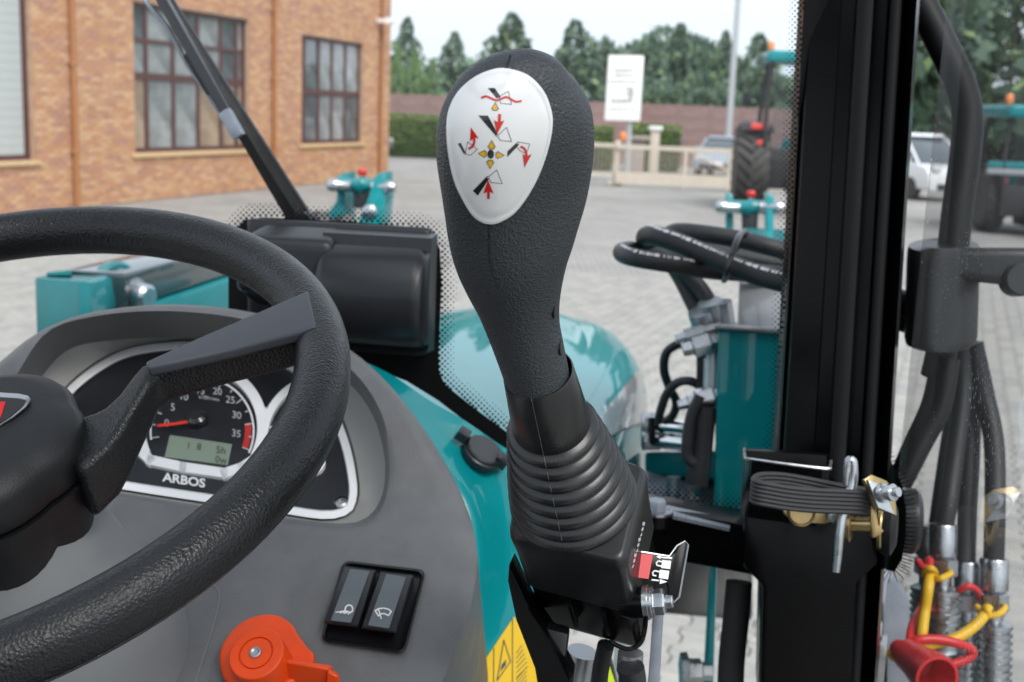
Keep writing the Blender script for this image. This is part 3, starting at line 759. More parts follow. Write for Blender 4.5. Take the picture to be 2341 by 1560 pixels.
# mould seam down the grip
sm_ = []
for u, v in ((1166, 118), (1163, 130), (1158, 142), (1155, 152)): sm_.append(on_bvh(gb, .0001)(u, v + 10))
MB().tube(sm_, .00035, 5).build('seam', MAT['boot_rubber'], grip)
sm_ = [on_bvh(gb, .00005)(u, v) for u, v in ((1118, 515), (1118, 560), (1122, 610), (1140, 660))]
MB().tube(catmull(sm_, 6), .00018, 5).build('seam', MAT['boot_rubber'], grip)
# screw recesses at the right edge of the grip
for (u, v) in ((1271, 710), (1284, 796)):
    p = on_bvh(gb, 0)(u, v); nn = (on_bvh(gb, 1)(u, v) - p).normalized()
    ax = (nn + cR * .9).normalized()
    MB().lathe(p - ax * .0003, ax, [(.0032, -.001), (.0034, .0002), (.0028, .0004), (.0024, -.0003), (.001, -.0004)], 20).build('screw_recess', MAT['hub_plastic'], grip)
# badge: a domed egg of clear-coated white plastic
z6 = lambda x, y: (960 + x / 2.6, 100 + y / 2.6)
egg = catmull([(1156, 156, 0), (1206, 171, 0), (1243, 208, 0), (1261, 254, 0), (1263, 292, 0), (1252, 346, 0), (1229, 408, 0), (1198, 461, 0), (1166, 495, 0), (1125, 511, 0), (1087, 498, 0), (1057, 454, 0), (1037, 408, 0), (1025, 350, 0), (1021, 292, 0), (1027, 246, 0), (1048, 208, 0), (1083, 177, 0), (1121, 160, 0)], 5, True)
ec = V((1142, 325, 0))
# the badge sits on a smooth face fitted over the knob: average plane plus slight dome
pts3 = [on_bvh(gb, 0)(p.x, p.y) for p in egg]
c3 = sum(pts3, V((0, 0, 0))) / len(pts3)
nb = V((0, 0, 0))
for i in range(len(pts3)): nb += (pts3[i] - c3).cross(pts3[(i + 1) % len(pts3)] - c3)
nb.normalize(); nb = nb if nb.dot(fwd) < 0 else -nb
gs = on_bvh(gb, 0)
def badge_pt(u, v, off=0.0):
    d = V((u, v, 0)) - ec; best = 0
    ang = math.atan2(d.y, d.x)
    r = d.length; R_ = egg_r(ang); s = min(1.0, r / R_)
    g = gs(u, v)
    pl_ = ray_plane(u, v, c3 + nb * .0016, nb)      # plane over the face
    k = 1 - s ** 4
    base = g.lerp(pl_, k * .6) if (pl_ - C).length < (g - C).length else g
    dome = .0012 + .0016 * (1 - s * s)
    return base + nb * (dome + off)
eg = sorted((math.atan2(p.y - ec.y, p.x - ec.x), (p - ec).length) for p in egg)
def egg_r(a):
    import bisect
    i = bisect.bisect([q[0] for q in eg], a) % len(eg); a0, r0_ = eg[i - 1]; a1_, r1 = eg[i]
    da = (a1_ - a0) % (2 * math.pi); t = ((a - a0) % (2 * math.pi)) / da if da > 1e-9 else 0
    return r0_ + (r1 - r0_) * t
rows = []
for s in (1.0, .985, .955, .93, .90, .80, .68, .55, .40, .25, .1):
    row = []
    for p in egg:
        q = ec + (p - ec) * s
        off = 0 if s < .91 else (-.0004 if s in (.93,) else 0)
        row.append(badge_pt(q.x, q.y, off))
    rows.append(row)
skirt = [gs(p.x, p.y) - nb * .0008 for p in egg]
mbb = MB().loft([skirt] + rows, True, False, True); badge = mbb.build('badge', MAT['badge_white'], joy, sharp=60)
bb_ = bvh_of(mbb); BD = on_bvh(bb_, .00012); BD2 = on_bvh(bb_, .0002); BD3 = on_bvh(bb_, .00028)
Z = lambda L: [z6(*p) for p in L]
def icon(polys, m, fn=BD, nm='pictogram'): mark(polys, fn, 14).build(nm, MAT[m], badge)
# floating bucket
icon([Z([(405, 265), (445, 265), (482, 318), (456, 326)])], 'print_black')
icon(stroke(Z([(470, 315), (525, 284), (545, 361), (480, 355)]), 1.3, True), 'print_black', BD)
icon(stroke([(a.x, a.y) for a in catmull([(*z6(*p), 0) for p in ((368, 322), (395, 314), (425, 326), (455, 337), (485, 328), (512, 318), (540, 330), (570, 345), (600, 341))], 4)], 4.6), 'print_red', BD2)
def arrow4(c, ang, s=1.0):
    ca, sa = math.cos(ang), math.sin(ang)
    sh = lambda L: [(c[0] + (x * ca - y * sa) * s, c[1] + (x * sa + y * ca) * s) for x, y in L]
    icon([sh([(0, -17.5), (10.5, 1), (6, .6), (6.5, 5), (-6.5, 5), (-6, .6), (-10.5, 1)])], 'print_black')
    icon([sh([(0, -14.6), (8, -.6), (4.6, -.6), (4.9, 3.4), (-4.9, 3.4), (-4.6, -.6), (-8, -.6)])], 'print_yellow', BD2)
arrow4(z6(447, 388), rad(2), .9)
arrow4(z6(426, 615), rad(2), .95); arrow4(z6(462, 662), rad(93), .92); arrow4(z6(385, 655), rad(-87), .92); arrow4(z6(418, 703), rad(182), .95)
icon([disc_px(z6(421, 657), 7.6, 10.4)], 'print_black')
# lowering
icon([Z([(347, 427), (405, 428), (467, 546), (452, 550)])], 'print_black')
icon(stroke(Z([(462, 546), (515, 498), (545, 582), (476, 575)]), 1.3, True), 'print_black')
icon([Z([(466, 418), (483, 420), (480, 462), (501, 458), (458, 540), (440, 455), (463, 466)])], 'print_red', BD2)
icon([disc_px(z6(460, 547), 2.8)], 'print_black', BD2); icon([disc_px(z6(460, 547), 1.6)], 'print_white', BD3)
# curling back
icon([Z([(226, 594), (244, 590), (276, 654), (263, 658)])], 'print_black')
icon(stroke(Z([(270, 655), (284, 584), (342, 628), (301, 664)]), 1.3, True), 'print_black')
icon(stroke([(a.x, a.y) for a in catmull([(*z6(*p), 0) for p in ((293, 624), (310, 612), (322, 592), (324, 566))], 4)], 5), 'print_red', BD2)
icon([Z([(303, 497), (349, 561), (324, 560), (299, 580)])], 'print_red', BD2)
icon([disc_px(z6(268, 655), 2.2)], 'print_black', BD2); icon([disc_px(z6(268, 655), 1.2)], 'print_white', BD3)
# tipping
icon([Z([(518, 675), (520, 640), (577, 586), (590, 600)])], 'print_black')
icon(stroke(Z([(583, 584), (652, 597), (632, 652), (597, 640), (575, 612)]), 1.3, True), 'print_black')
icon(stroke([(a.x, a.y) for a in catmull([(*z6(*p), 0) for p in ((600, 612), (618, 622), (630, 642), (632, 668))], 4)], 5), 'print_red', BD2)
icon([Z([(610, 655), (636, 668), (663, 655), (621, 736)])], 'print_red', BD2)
icon([disc_px(z6(582, 592), 2.8)], 'print_black', BD2); icon([disc_px(z6(582, 592), 1.6)], 'print_white', BD3)
# raising
icon([Z([(315, 875), (345, 903), (412, 800), (399, 787)])], 'print_black')
icon(stroke(Z([(405, 793), (457, 751), (489, 832), (424, 825)]), 1.3, True), 'print_black')
icon([Z([(400, 922), (415, 922), (415, 880), (438, 890), (405, 808), (377, 890), (400, 880)])], 'print_red', BD2)
icon([disc_px(z6(405, 794), 2.8)], 'print_black', BD2); icon([disc_px(z6(405, 794), 1.6)], 'print_white', BD3)

# --- boot: collar, bellows, square rubber base
ja = camv(-.267 * .69, .963 * .69, .72).normalized()       # along the lever, towards the knob
jx = (cR - ja * cR.dot(ja)).normalized(); jy = ja.cross(jx)
c_top, c_bot, b_bot = P(1230, 850, .5265), P(1260, 968, .552), P(1313, 1146, .592)
def circ(c, r, n=56, ax=None):
    ax = ax or ja; x = (cR - ax * cR.dot(ax)).normalized(); y = ax.cross(x)
    return [c + (x * math.cos(q) + y * math.sin(q)) * r for q in [2 * math.pi * k / n for k in range(n)]]
r1, r2, r3 = 82 / F * .5265, 91 / F * .552, 137 / F * .592
mb = MB().loft([circ(c_top - ja * .012, r1 * .9), circ(c_top - ja * .002, r1 * .93), circ(c_top, r1 * .96), circ(c_top - ja * .0008, r1), circ(c_top.lerp(c_bot, .5), (r1 + r2) / 2 * 1.0), circ(c_bot, r2), circ(c_bot - ja * .004, r2 * .92)], True, False, False)
mb.build('boot_collar', MAT['boot_rubber'], joy, sharp=60); mb_all = MB(); mb_all.add(mb.v, mb.f)
prf = []; NR = 8
ax_b = (b_bot - c_bot)
for k in range(NR):
    for j in range(8):
        a = math.pi * (j / 8) * 2; t = (k + j / 8) / NR
        prf.append((t, abs(math.sin(a / 2))))
prf.append((1, 0))
loops = []
for t, b in prf:
    te = t ** 1.02
    rr0 = r2 * .93 + (r3 - r2) * (1 - (1 - te) ** 1.25)
    loops.append(circ(c_bot + ax_b * te, rr0 + .0038 * b))
mb = MB().loft(loops, True, False, False); mb.build('bellows', MAT['boot_rubber'], joy, sharp=180)
mb_all.add(mb.v, mb.f); sb_ = on_bvh(bvh_of(mb_all), .00005)
MB().tube([sb_(1214 + (v - 908) * .215, v) for v in range(908, 1252, 4)], .00022, 5).build('mould_seam', MAT['seam_grey'], joy)
# box of the boot
def JB(u, v, h=0.0): return ray_plane(u, v, b_bot - ja * h, ja)
tq = [(1160, 1228), (1428, 1296), (1481, 1066), (1196, 1005)]
top_px = rr(tq, .12, 6)
cpx = (sum(p[0] for p in tq) / 4, sum(p[1] for p in tq) / 4)
tp3 = [JB(*p) for p in top_px]; c3b = sum(tp3, V((0, 0, 0))) / len(tp3)
sc_ = lambda L, k: [c3b + (p - c3b) * k for p in L]
mb = MB().loft([[p + ja * .0022 for p in sc_(tp3, .90)], [p + ja * .0015 for p in sc_(tp3, .96)], [p - ja * .001 for p in sc_(tp3, .995)], [p - ja * .005 for p in sc_(tp3, 1.012)], [p - ja * .012 for p in sc_(tp3, 1.0)], [p - ja * .018 for p in sc_(tp3, .99)], [p - ja * .046 for p in sc_(tp3, .985)], [p - ja * .047 for p in sc_(tp3, .8)]], True, True, True)
boot = mb.build('boot_base', MAT['housing_rubber'], joy, sharp=60); bbx = bvh_of(mb)
# embossed part number on the boot's right flank
fn = on_bvh(bbx, .0002)
mark([q for k in range(9) for q in ([(1470 - k * 3.2 + 6 * ((k * 7) % 3 - 1) * .4, 1195 + k * 12), (1474 - k * 3.2, 1193 + k * 12), (1473 - k * 3.2, 1201 + k * 12), (1468 - k * 3.2, 1203 + k * 12)],)], fn).build('part_number', MAT['print_grey'], boot)
# valve block under the boot
vb = sc_(tp3, .95)
mb = MB().loft([[p - ja * .0465 for p in vb], [p - ja * .082 for p in sc_(tp3, .93)], [p - ja * .086 for p in sc_(tp3, .89)]])
blk = mb.build('valve_block', MAT['black_gloss'], joy, sharp=40, bevel=.0)
v0 = ja * -.045
for u, v in ((1310, 1402), (1385, 1420)):
    p = JB(u, v, .058); MB().box(p, jx * .0012, jy * .0025, ja * .011).build('rib', MAT['black_gloss'], blk, bevel=.0004)
for u, v in ():
    p = P(u, v, .575); MB().lathe(p, -fwd, [(.0038, -.004), (.0038, 0), (.0028, .0008), (.0024, -.001)], 18).build('bore', MAT['black_gloss'], blk)
MB().tube(catmull([P(1478, 1395, .59), P(1474, 1440, .59), P(1464, 1470, .588), P(1440, 1484, .585), P(1415, 1478, .583), P(1395, 1466, .582)], 6), .0012, 8).build('edge_bead', MAT['black_gloss'], blk)
# mounting bracket below
mb = MB()
mb.prism([P(1163, 1290, .62), P(1205, 1380, .615), P(1260, 1470, .61), P(1308, 1560, .60), P(1300, 1640, .60), P(1240, 1640, .61), P(1222, 1530, .615), P(1180, 1420, .62), P(1160, 1330, .62)], tf * .02)
mb.build('bracket', MAT['black_gloss'], joy, bevel=.0015)
mb = MB(); mb.prism([P(1225, 1430, .618), P(1300, 1450, .615), P(1285, 1560, .61), P(1245, 1545, .612)], tf * .01)
mb.build('bracket', MAT['black_satin'], joy, bevel=.002)
MB().tube([P(1332, 1490, .66), P(1300, 1620, .67)], .0085, 16).build('push_rod', MAT['zinc_dull'], joy)
MB().tube(catmull([P(1385, 1475, .63), P(1372, 1540, .64), P(1366, 1620, .65)], 6), .0045, 12).build('control_cable', MAT['hose_rubber'], joy)
MB().lathe(P(1442, 1492, .615), -UP, [(.0065, 0), (.0068, .010), (.0055, .013), (.0055, .016)], 20).build('cable_ferrule', MAT['zinc_dull'], joy)
MB().tube(catmull([P(1442, 1525, .605), P(1447, 1570, .61), P(1440, 1640, .62)], 6), .0068, 12).build('control_cable', MAT['hose_rubber'], joy)
# pivot bolt on the right flank
pb = P(1472, 1378, .596); pa = (cR - fwd * .25 + cU * .1).normalized()
MB().lathe(pb, pa, [(.0, 0), (.0085, 0), (.0085, .0024), (.0078, .0026), (.0078, .004), (.0065, .0041), (.0065, .005)], 28).build('washer', MAT['zinc'], joy, sharp=30)
MB().lathe(pb + pa * .005, pa, [(.0062, 0), (.0064, .0006), (.0064, .0048), (.0056, .0056)], 6).build('nut', MAT['zinc'], joy, sharp=30)
MB().lathe(pb + pa * .0104, pa, [(.0032, 0), (.0032, .0035), (.0028, .004)], 16).build('bolt_end', MAT['zinc'], joy, sharp=30)
MB().lathe(pb - pa * .012, pa, [(.006, 0), (.008, .006), (.008, .0125)], 24).build('flank_boss', MAT['black_gloss'], joy)
# lock lever plate with red square and padlock signs
lk = thing('lock_lever', 'small black lock tab with red square and white padlock signs beside the joystick', 'lock lever', P(1500, 1320, .60))
lp0 = P(1500, 1310, .600); ln = (-fwd + cR * .12 + cU * .25).normalized()
LKp = lambda off: (lambda u, v: ray_plane(u, v, lp0 + ln * off, ln))
tab = [(1440, 1258), (1475, 1263), (1530, 1272), (1541, 1264), (1548, 1248), (1556, 1240), (1566, 1238), (1573, 1246), (1571, 1260), (1553, 1365), (1546, 1379), (1535, 1383), (1527, 1378), (1524, 1366), (1526, 1345), (1522, 1333), (1440, 1316)]
MB().prism([LKp(-.0012)(*p) for p in tab], ln * .0024).build('tab', MAT['black_gloss'], lk, bevel=.0006)
z4 = lambda x, y: (1440 + x / 3.0, 1040 + y / 3.0)
LK = LKp(.0016)
mark([[z4(*p) for p in ((60, 676), (158, 686), (128, 852), (30, 838))]], LK).build('red_square', MAT['print_red'], lk)
S = [[z4(*p) for p in q] for q in (((222, 722), (283, 728), (276, 784), (214, 776)), ((206, 788), (270, 796), (262, 855), (198, 845)), ((180, 698), (214, 684), (208, 716)), ((212, 698), (290, 703), (289, 715), (212, 708)), ((150, 852), (200, 858), (198, 868), (148, 862)), ((205, 852), (258, 872), (205, 886)))]
S += stroke([z4(*p) for p in ((222, 735), (195, 728), (182, 742), (186, 758), (214, 764))], 3.2) + stroke([z4(*p) for p in ((206, 803), (170, 795), (156, 808), (160, 826), (178, 830))], 3.2)
mark(S, LK).build('padlock_signs', MAT['print_white'], lk)
MB().tube([LKp(.0013)(*p) for p in ((1440, 1258), (1530, 1272), (1548, 1248), (1566, 1238), (1573, 1246), (1553, 1365), (1535, 1383), (1527, 1378))], .0005, 5).build('bright_edge', MAT['zinc_dull'], lk)
# flat steel link hanging from the bolt
sb = thing('steel_link', 'flat grey steel link bar hanging below the joystick pivot bolt', 'link bar', P(1490, 1640, .63))
MB().loft([[P(1494, 1385, .615), P(1518, 1388, .615), P(1518, 1388, .62), P(1494, 1385, .62)], [P(1474, 1660, .63), P(1502, 1660, .63), P(1502, 1660, .635), P(1474, 1660, .635)]]).build('bar', MAT['steel_bar'], sb, bevel=.001)

# ================================================================== TEAL INNER PANEL BELOW THE WINDSCREEN
rowsp = [[(840, 830, .99), (900, 860, .99), (985, 918, .985), (1060, 960, .982), (1140, 1015, .98), (1240, 1075, .975)],
         [(880, 880, .97), (930, 920, .965), (1000, 972, .962), (1060, 1010, .965), (1140, 1060, .968), (1240, 1120, .968)],
         [(960, 1000, .94), (1000, 1030, .935), (1050, 1068, .937), (1100, 1100, .948), (1160, 1130, .958), (1240, 1180, .96)],
         [(1020, 1130, .92), (1050, 1140, .915), (1085, 1160, .917), (1120, 1180, .935), (1165, 1200, .95), (1240, 1240, .955)],
         [(1040, 1270, .91), (1065, 1275, .905), (1095, 1285, .905), (1128, 1295, .922), (1170, 1310, .94), (1250, 1330, .95)],
         [(1010, 1410, .905), (1040, 1415, .90), (1070, 1420, .90), (1110, 1430, .915), (1160, 1435, .93), (1260, 1450, .945)],
         [(950, 1560, .90), (985, 1560, .895), (1020, 1560, .895), (1075, 1560, .908), (1150, 1560, .92), (1280, 1560, .94)],
         [(900, 1680, .90), (940, 1680, .895), (980, 1680, .895), (1040, 1680, .905), (1130, 1680, .915), (1290, 1680, .935)]]
gr = densify([[P(*p) for p in r] for r in rowsp], 5)
gr = list(map(list, zip(*densify(list(map(list, zip(*gr))), 5))))
mbp = MB().loft(gr, False, False, False)
bkk = [[p + tf * .03 for p in r] for r in gr]
panel = mbp.build('inner_panel', MAT['teal_paint'], trac, sharp=180)
pbv = bvh_of(mbp); PN = lambda o: on_bvh(pbv, o)
# round black socket cover
cap = thing('socket_cover', 'round black plastic cap with two tabs on the teal panel under the windscreen', 'cap', P(1108, 1022, .96))
cc = P(1112, 1024, .955); cn = (PN(1)(1110, 1030) - PN(0)(1110, 1030)).normalized(); cn = camv(.55 * .86, .83 * .86, .5).normalized()
MB().lathe(cc - cn * .006, cn, [(.0172, -.004), (.0172, .001), (.0158, .0018), (.0158, .0038), (.0146, .005), (.001, .0052)], 40).build('lid', MAT['cover_plastic'], cap, sharp=40)
for u, v in ((1062, 990), (1150, 1050)):
    c = cc + (P(u, v, .955) - cc); c = c - cn * (c - cc).dot(cn) - cn * .002
    ra_ = (c - cc).normalized()
    MB().box(c, ra_ * .005, ra_.cross(cn) * .0055, cn * .004).build('tab', MAT['cover_plastic'], cap, bevel=.001)
c = cc + (P(1056, 992, .955) - cc); MB().box(c - cn * .002, cR * .0014, cU * .0014, fwd * .002).build('hinge_pin', MAT['orange_plastic'], cap)
# yellow warning sticker
stk = thing('warning_sticker', 'yellow warning sticker with black triangles on the teal panel left of the joystick', 'sticker', P(1150, 1500, .92))
z8 = lambda x, y: (1020 + x / 4.335, 1240 + y / 4.335)
mark([[z8(*p) for p in ((270, 1330), (670, 735), (890, 1100), (905, 1500), (270, 1500))]], PN(.0006), 20).build('sheet', MAT['sticker_yellow'], stk)
L_ = stroke([z8(652, 760), z8(652, 1480)], 2) + stroke([z8(466, 1050), z8(466, 1480)], 2)
L_ += stroke([z8(*p) for p in ((565, 970), (632, 1180), (500, 1370))], 2.4, True) + stroke([z8(*p) for p in ((372, 1280), (420, 1450), (330, 1500))], 2.4, True)
for k in range(6): L_ += stroke([z8(690, 1100 + k * 48), z8(745 + k * 12, 1020 + k * 42)], 1.6)
for k in range(4): L_ += stroke([z8(690, 1360 + k * 36), z8(790, 1240 + k * 40)], 1.6)
mark(L_ + [[z8(*p) for p in ((545, 1210), (590, 1160), (585, 1220), (530, 1280))]], PN(.001), 12).build('print', MAT['print_black'], stk)

# bonnet ---------------------------------------------------------------
hw = lambda f: .305 * math.sqrt(max(1e-4, 1 - max(0, (f - 1.55) / 1.2) ** 2.3))
ZH = 1.785; rows = []
for i in range(36):
    f = 1.03 + (2.72 - 1.03) * (i / 35)
    w_ = hw(f); row = []
    zt_ = ZH - .065 * (f - 1.0) - max(0, f - 2.35) ** 2 * .45
    sh_ = min(.10, w_ * .5)
    for a in (0.0, .25, .5, .75): row.append(T(-.36 - (w_ - sh_) * (1 - a), f, zt_ + .018 * (1 - (1 - a) ** 2)))
    half = [(0 + (w_ - sh_) * a, .018 * (1 - a * a)) for a in (0, .2, .4, .6, .8, .95)]
    for k in range(9):
        q = rad(90 - 10 * k); half.append((w_ - sh_ + sh_ * math.cos(q), -sh_ * .8 * (1 - math.sin(q))))
    half += [(w_ + .004, -.16), (w_ + .006, -.30), (w_ + .006, -.55)]
    row = [T(-.36 - x, f, zt_ + z) for x, z in reversed(half)] + [T(-.36 + x, f, zt_ + z) for x, z in half[1:]]
    rows.append(row)
mbh = MB().loft(rows, False, False, False); hood = mbh.build('bonnet', MAT['teal_paint'], trac, sharp=60)
hbv = bvh_of(mbh)
mark([[(1325, 1010), (1360, 968), (1410, 905), (1452, 852), (1470, 850), (1485, 900), (1482, 960), (1420, 985), (1380, 1010), (1340, 1060)]], on_bvh(hbv, .003), 18).build('side_decal', MAT['grey_decal'], hood)

# loader: left arm, right arm, mast, couplers -----------------------------
def quad_beam(near, far):                         # 4 corner px+depth near, 4 far
    return MB().hexa([P(*p) for p in near] + [P(*p) for p in far])
mb = MB()
A0, A1 = P(287, 625, 1.85), P(806, 486, 3.1)      # upper right edge
wv = -tr * .10; dz = -UP * .055
mb.hexa([A0 + dz, A0 + dz + wv, A1 + dz * 1.0 + wv, A1 + dz, A0, A0 + wv, A1 + wv, A1])
larm = mb.build('loader_arm', MAT['arm_dark'], trac, bevel=.006)
mb = MB(); A2, A3 = A0 + dz * 1.0 + tr * .012, A1 + dz * 1.0 + tr * .012
mb.hexa([A2 - UP * .10, A2 - UP * .10 - tr * .11, A3 - UP * .07 - tr * .11, A3 - UP * .07, A2 - UP * .004, A2 - UP * .004 - tr * .11, A3 - UP * .002 - tr * .11, A3 - UP * .002])
mb.build('loader_arm_lower', MAT['teal_paint'], trac, bevel=.006)
z5 = lambda x, y: (60 + x / 4.682, 560 + y / 4.682)
brq = lambda x, y, d: P(*z5(x, y), d)
mb = MB(); mb.hexa([brq(120, 1100, 1.78), brq(700, 1000, 1.74), brq(690, 1000, 1.95), brq(150, 1050, 1.95), brq(90, 345, 1.78), brq(690, 392, 1.74), brq(960, 310, 1.92), brq(215, 305, 1.95)])
mb2 = mb.build('arm_knuckle', MAT['teal_cast'], trac, bevel=.006)
MB().prism([brq(690, 392, 1.735), brq(960, 305, 1.9), brq(1010, 320, 1.92), brq(1105, 440, 1.93), brq(1080, 640, 1.93), brq(700, 760, 1.735)], -tr * .02).build('arm_knuckle_cheek', MAT['teal_paint'], trac, bevel=.004)
MB().hexa([brq(215, 330, 1.79), brq(490, 330, 1.79), brq(490, 320, 1.95), brq(215, 320, 1.95), brq(215, 295, 1.79), brq(480, 268, 1.79), brq(480, 262, 1.95), brq(230, 290, 1.95)]).build('arm_knuckle_lug', MAT['teal_paint'], trac, bevel=.003)
bx_ = brq(1000, 480, 1.9); bax = (cR * .9 - cU * .22 - fwd * .5).normalized()
MB().lathe(bx_, bax, [(.03, -.01), (.034, .0), (.03, .006), (.026, .012), (.025, .035), (.02, .036), (.0195, .06), (.015, .066)], 20).build('pivot_pin', MAT['zinc'], mb2, sharp=30)
MB().lathe(bx_ - bax * .012, bax, [(.042, -.01), (.044, .004), (.04, .01)], 28).build('pivot_boss', MAT['teal_cast'], mb2)

def coupler(name, cx, cy, s, d, tilt, lab):
    q = thing(name, lab, 'loader coupler', P(cx, cy + 75 * s, d), 'quick couplers at the loader arm ends')
    f = lambda x, y, dd=0: P(cx + x * s, cy + y * s, d + dd)
    for sx in (-1, 1):
        if tilt: o = [(sx * 42 + 6, -38), (sx * 42 - 8, -32), (sx * 30 - 18 - (10 if sx < 0 else 0), 30), (sx * 30 - 45 - (8 if sx < 0 else -12), 62), (sx * 30 - 40, 86), (sx * 40 + 4, 90), (sx * 46 + 6, 20)]
        else: o = [(sx * 46 - 8, -38), (sx * 46 + 8, -34), (sx * 46 + 9, 60), (sx * 46 + 7, 100), (sx * 46 - 7, 100), (sx * 46 - 9, 20)]
        MB().prism([f(x, y, -.03 * sx) for x, y in o], tf * .10 if tilt else tf * .12).build('side_plate', MAT['teal_paint'], q, bevel=.004)
        MB().lathe(f(sx * 50, -8 if not tilt or sx < 0 else -4, -.02), tr * sx, [(.012, -.03), (.012, .0), (.016, .006), (.017, .02), (.013, .03), (.006, .033)], 20).build('pin_end', MAT['zinc'], q)
        MB().lathe(f(sx * 25, -8, 0), tr, [(.024, -.03), (.017, -.015), (.017, .015), (.024, .03)], 20).build('bush', MAT['teal_cast'], q)
    MB().hexa([f(-18, 45), f(18, 45), f(18, 45, .06), f(-18, 45, .06), f(-20, -22), f(20, -22), f(20, -22, .06), f(-20, -22, .06)]).build('lock_block', MAT['cover_plastic'], q, bevel=.006)
    MB().lathe(f(2, -24, .02), UP, [(.006, 0), (.006, .006), (.011, .009), (.012, .018), (.008, .024)], 16).build('red_knob', MAT['red_plastic'], q)
    if tilt: MB().lathe(f(20, 52, -.03), -tf, [(.018, -.02), (.021, .0), (.018, .010), (.008, .016)], 20).build('pin_end', MAT['zinc'], q)
coupler('loader_coupler', 826, 432, 1.0, 3.05, True, 'teal loader arm coupler with silver pins and red knob right of the wiper foot')
coupler('loader_coupler', 1714, 482, 1.0, 3.05, False, 'teal loader arm coupler with silver pins and red knob above the looped hoses')

# right loader mast next to the bonnet
mast = []
mb = MB()
n4 = [P(1640, 752, 1.28), P(1800, 752, 1.28), P(1800, 752, 1.5), P(1668, 742, 1.5)]
b4 = [P(1628, 1270, 1.30), P(1800, 1270, 1.30), P(1800, 1250, 1.5), P(1648, 1250, 1.5)]
mb.hexa(b4 + n4); mb.build('loader_mast', MAT['teal_paint'], trac, bevel=.006)
mb = MB(); mb.hexa([P(1646, 772, 1.265), P(1662, 772, 1.265), P(1662, 772, 1.285), P(1646, 772, 1.285)][::-1] + [P(1646, 752, 1.265), P(1662, 752, 1.265), P(1662, 752, 1.285), P(1646, 752, 1.285)])
mb = MB(); mb.hexa([P(1633, 752, 1.27), P(1806, 766, 1.27), P(1806, 766, 1.52), P(1675, 745, 1.52), P(1633, 740, 1.27), P(1806, 752, 1.27), P(1806, 752, 1.52), P(1675, 735, 1.52)]); mb.build('mast_cap', MAT['zinc_dull'], trac, bevel=.003)
mb = MB(); B0, B1 = P(1690, 742, 1.40), P(1700, 520, 3.0)
mb.hexa([B0 - UP * .1, B0 - UP * .1 + tr * .12, B1 - UP * .07 + tr * .1, B1 - UP * .07, B0 + UP * .03, B0 + UP * .03 + tr * .12, B1 + tr * .1, B1]); mb.build('loader_arm', MAT['teal_paint'], trac, bevel=.006)
MB().prism([P(1686, 748, 1.32), P(1800, 752, 1.30), P(1800, 640, 1.36), P(1690, 648, 1.38)], tf * .02).build('sky_sheen_plate', MAT['grey_decal'], trac, bevel=.002)  # grey plate stands in for the sky reflected on the arm's top face
# cross tube and lower teal beam in front of the bonnet side
MB().hexa([P(1475, 1085, 1.45), P(1650, 1100, 1.4), P(1650, 1100, 1.55), P(1475, 1085, 1.6), P(1475, 1032, 1.45), P(1650, 1030, 1.4), P(1650, 1030, 1.55), P(1475, 1032, 1.6)]).build('cross_beam', MAT['teal_paint'], trac, bevel=.006)
MB().hexa([P(1440, 1150, 1.40), P(1660, 1180, 1.4), P(1660, 1180, 1.7), P(1440, 1150, 1.7), P(1440, 1075, 1.45), P(1660, 1075, 1.45), P(1660, 1075, 1.75), P(1440, 1075, 1.75)]).build('side_plate', MAT['steel_bar'], trac, bevel=.004)
MB().hexa([P(1602, 1650, 1.35), P(1628, 1650, 1.35), P(1628, 1650, 1.42), P(1602, 1650, 1.42), P(1622, 1290, 1.35), P(1640, 1290, 1.35), P(1640, 1290, 1.42), P(1622, 1290, 1.42)]).build('mast_strut', MAT['teal_paint'], trac, bevel=.004)
MB().hexa([P(1490, 1400, 1.9), P(1720, 1420, 1.9), P(1720, 1420, 2.1), P(1490, 1400, 2.1), P(1490, 1275, 1.95), P(1720, 1275, 1.95), P(1720, 1275, 2.2), P(1490, 1275, 2.2)]).build('chassis_plate', MAT['black_satin'], trac, bevel=.01)
MB().lathe(P(1585, 1535, 1.33), cR, [(.02, -.014), (.021, -.006), (.014, -.004), (.014, .008), (.010, .01), (.010, .02)], 6).build('frame_bolt', MAT['zinc'], trac)

def hose(name, pts, r, lab, grp='hydraulic hoses', m='hose_rubber', n=14, cat='hose'):
    p3 = catmull([P(*p) for p in pts], 8)
    t = thing(name, lab, cat, p3[0], grp)
    o = MB().tube(p3, r, n).build('hose_body', MAT[m], t, sharp=60)
    return t, p3
def printing(t, p3, r, i0, i1, side):             # broken white lettering along a hose
    mb = MB(); k = i0
    rnd = random.Random(i0 * 7 + i1)
    while k < i1:
        a, b = p3[k], p3[k + 1]; tt = (b - a).normalized(); o = (-fwd * .8 + cU * side)
        o = (o - tt * o.dot(tt)).normalized(); x = tt.cross(o)
        for s in (0, .25, .5, .75):
            if rnd.random() < .4: continue
            c = a.lerp(b, s + .1); q = o * (r + .0003)
            h = .0024 * rnd.uniform(.4, 1); l = .0007 * rnd.uniform(.6, 1.5)
            mb.add([c + q - tt * l - x * h, c + q + tt * l - x * h, c + q + tt * l + x * h, c + q - tt * l + x * h], [(0, 1, 2, 3)])
        k += 1
    if mb.v: mb.build('lettering', MAT['print_white'], t, kind='stuff', recalc=False)
t, p3 = hose('hydraulic_hose', [(1830, 585, 1.38), (1760, 565, 1.38), (1690, 548, 1.39), (1610, 535, 1.4), (1550, 530, 1.42), (1532, 540, 1.46), (1545, 556, 1.5), (1620, 575, 1.5), (1720, 592, 1.49), (1830, 612, 1.48)], .0105, 'highest loop of black hydraulic hose before the cab post')
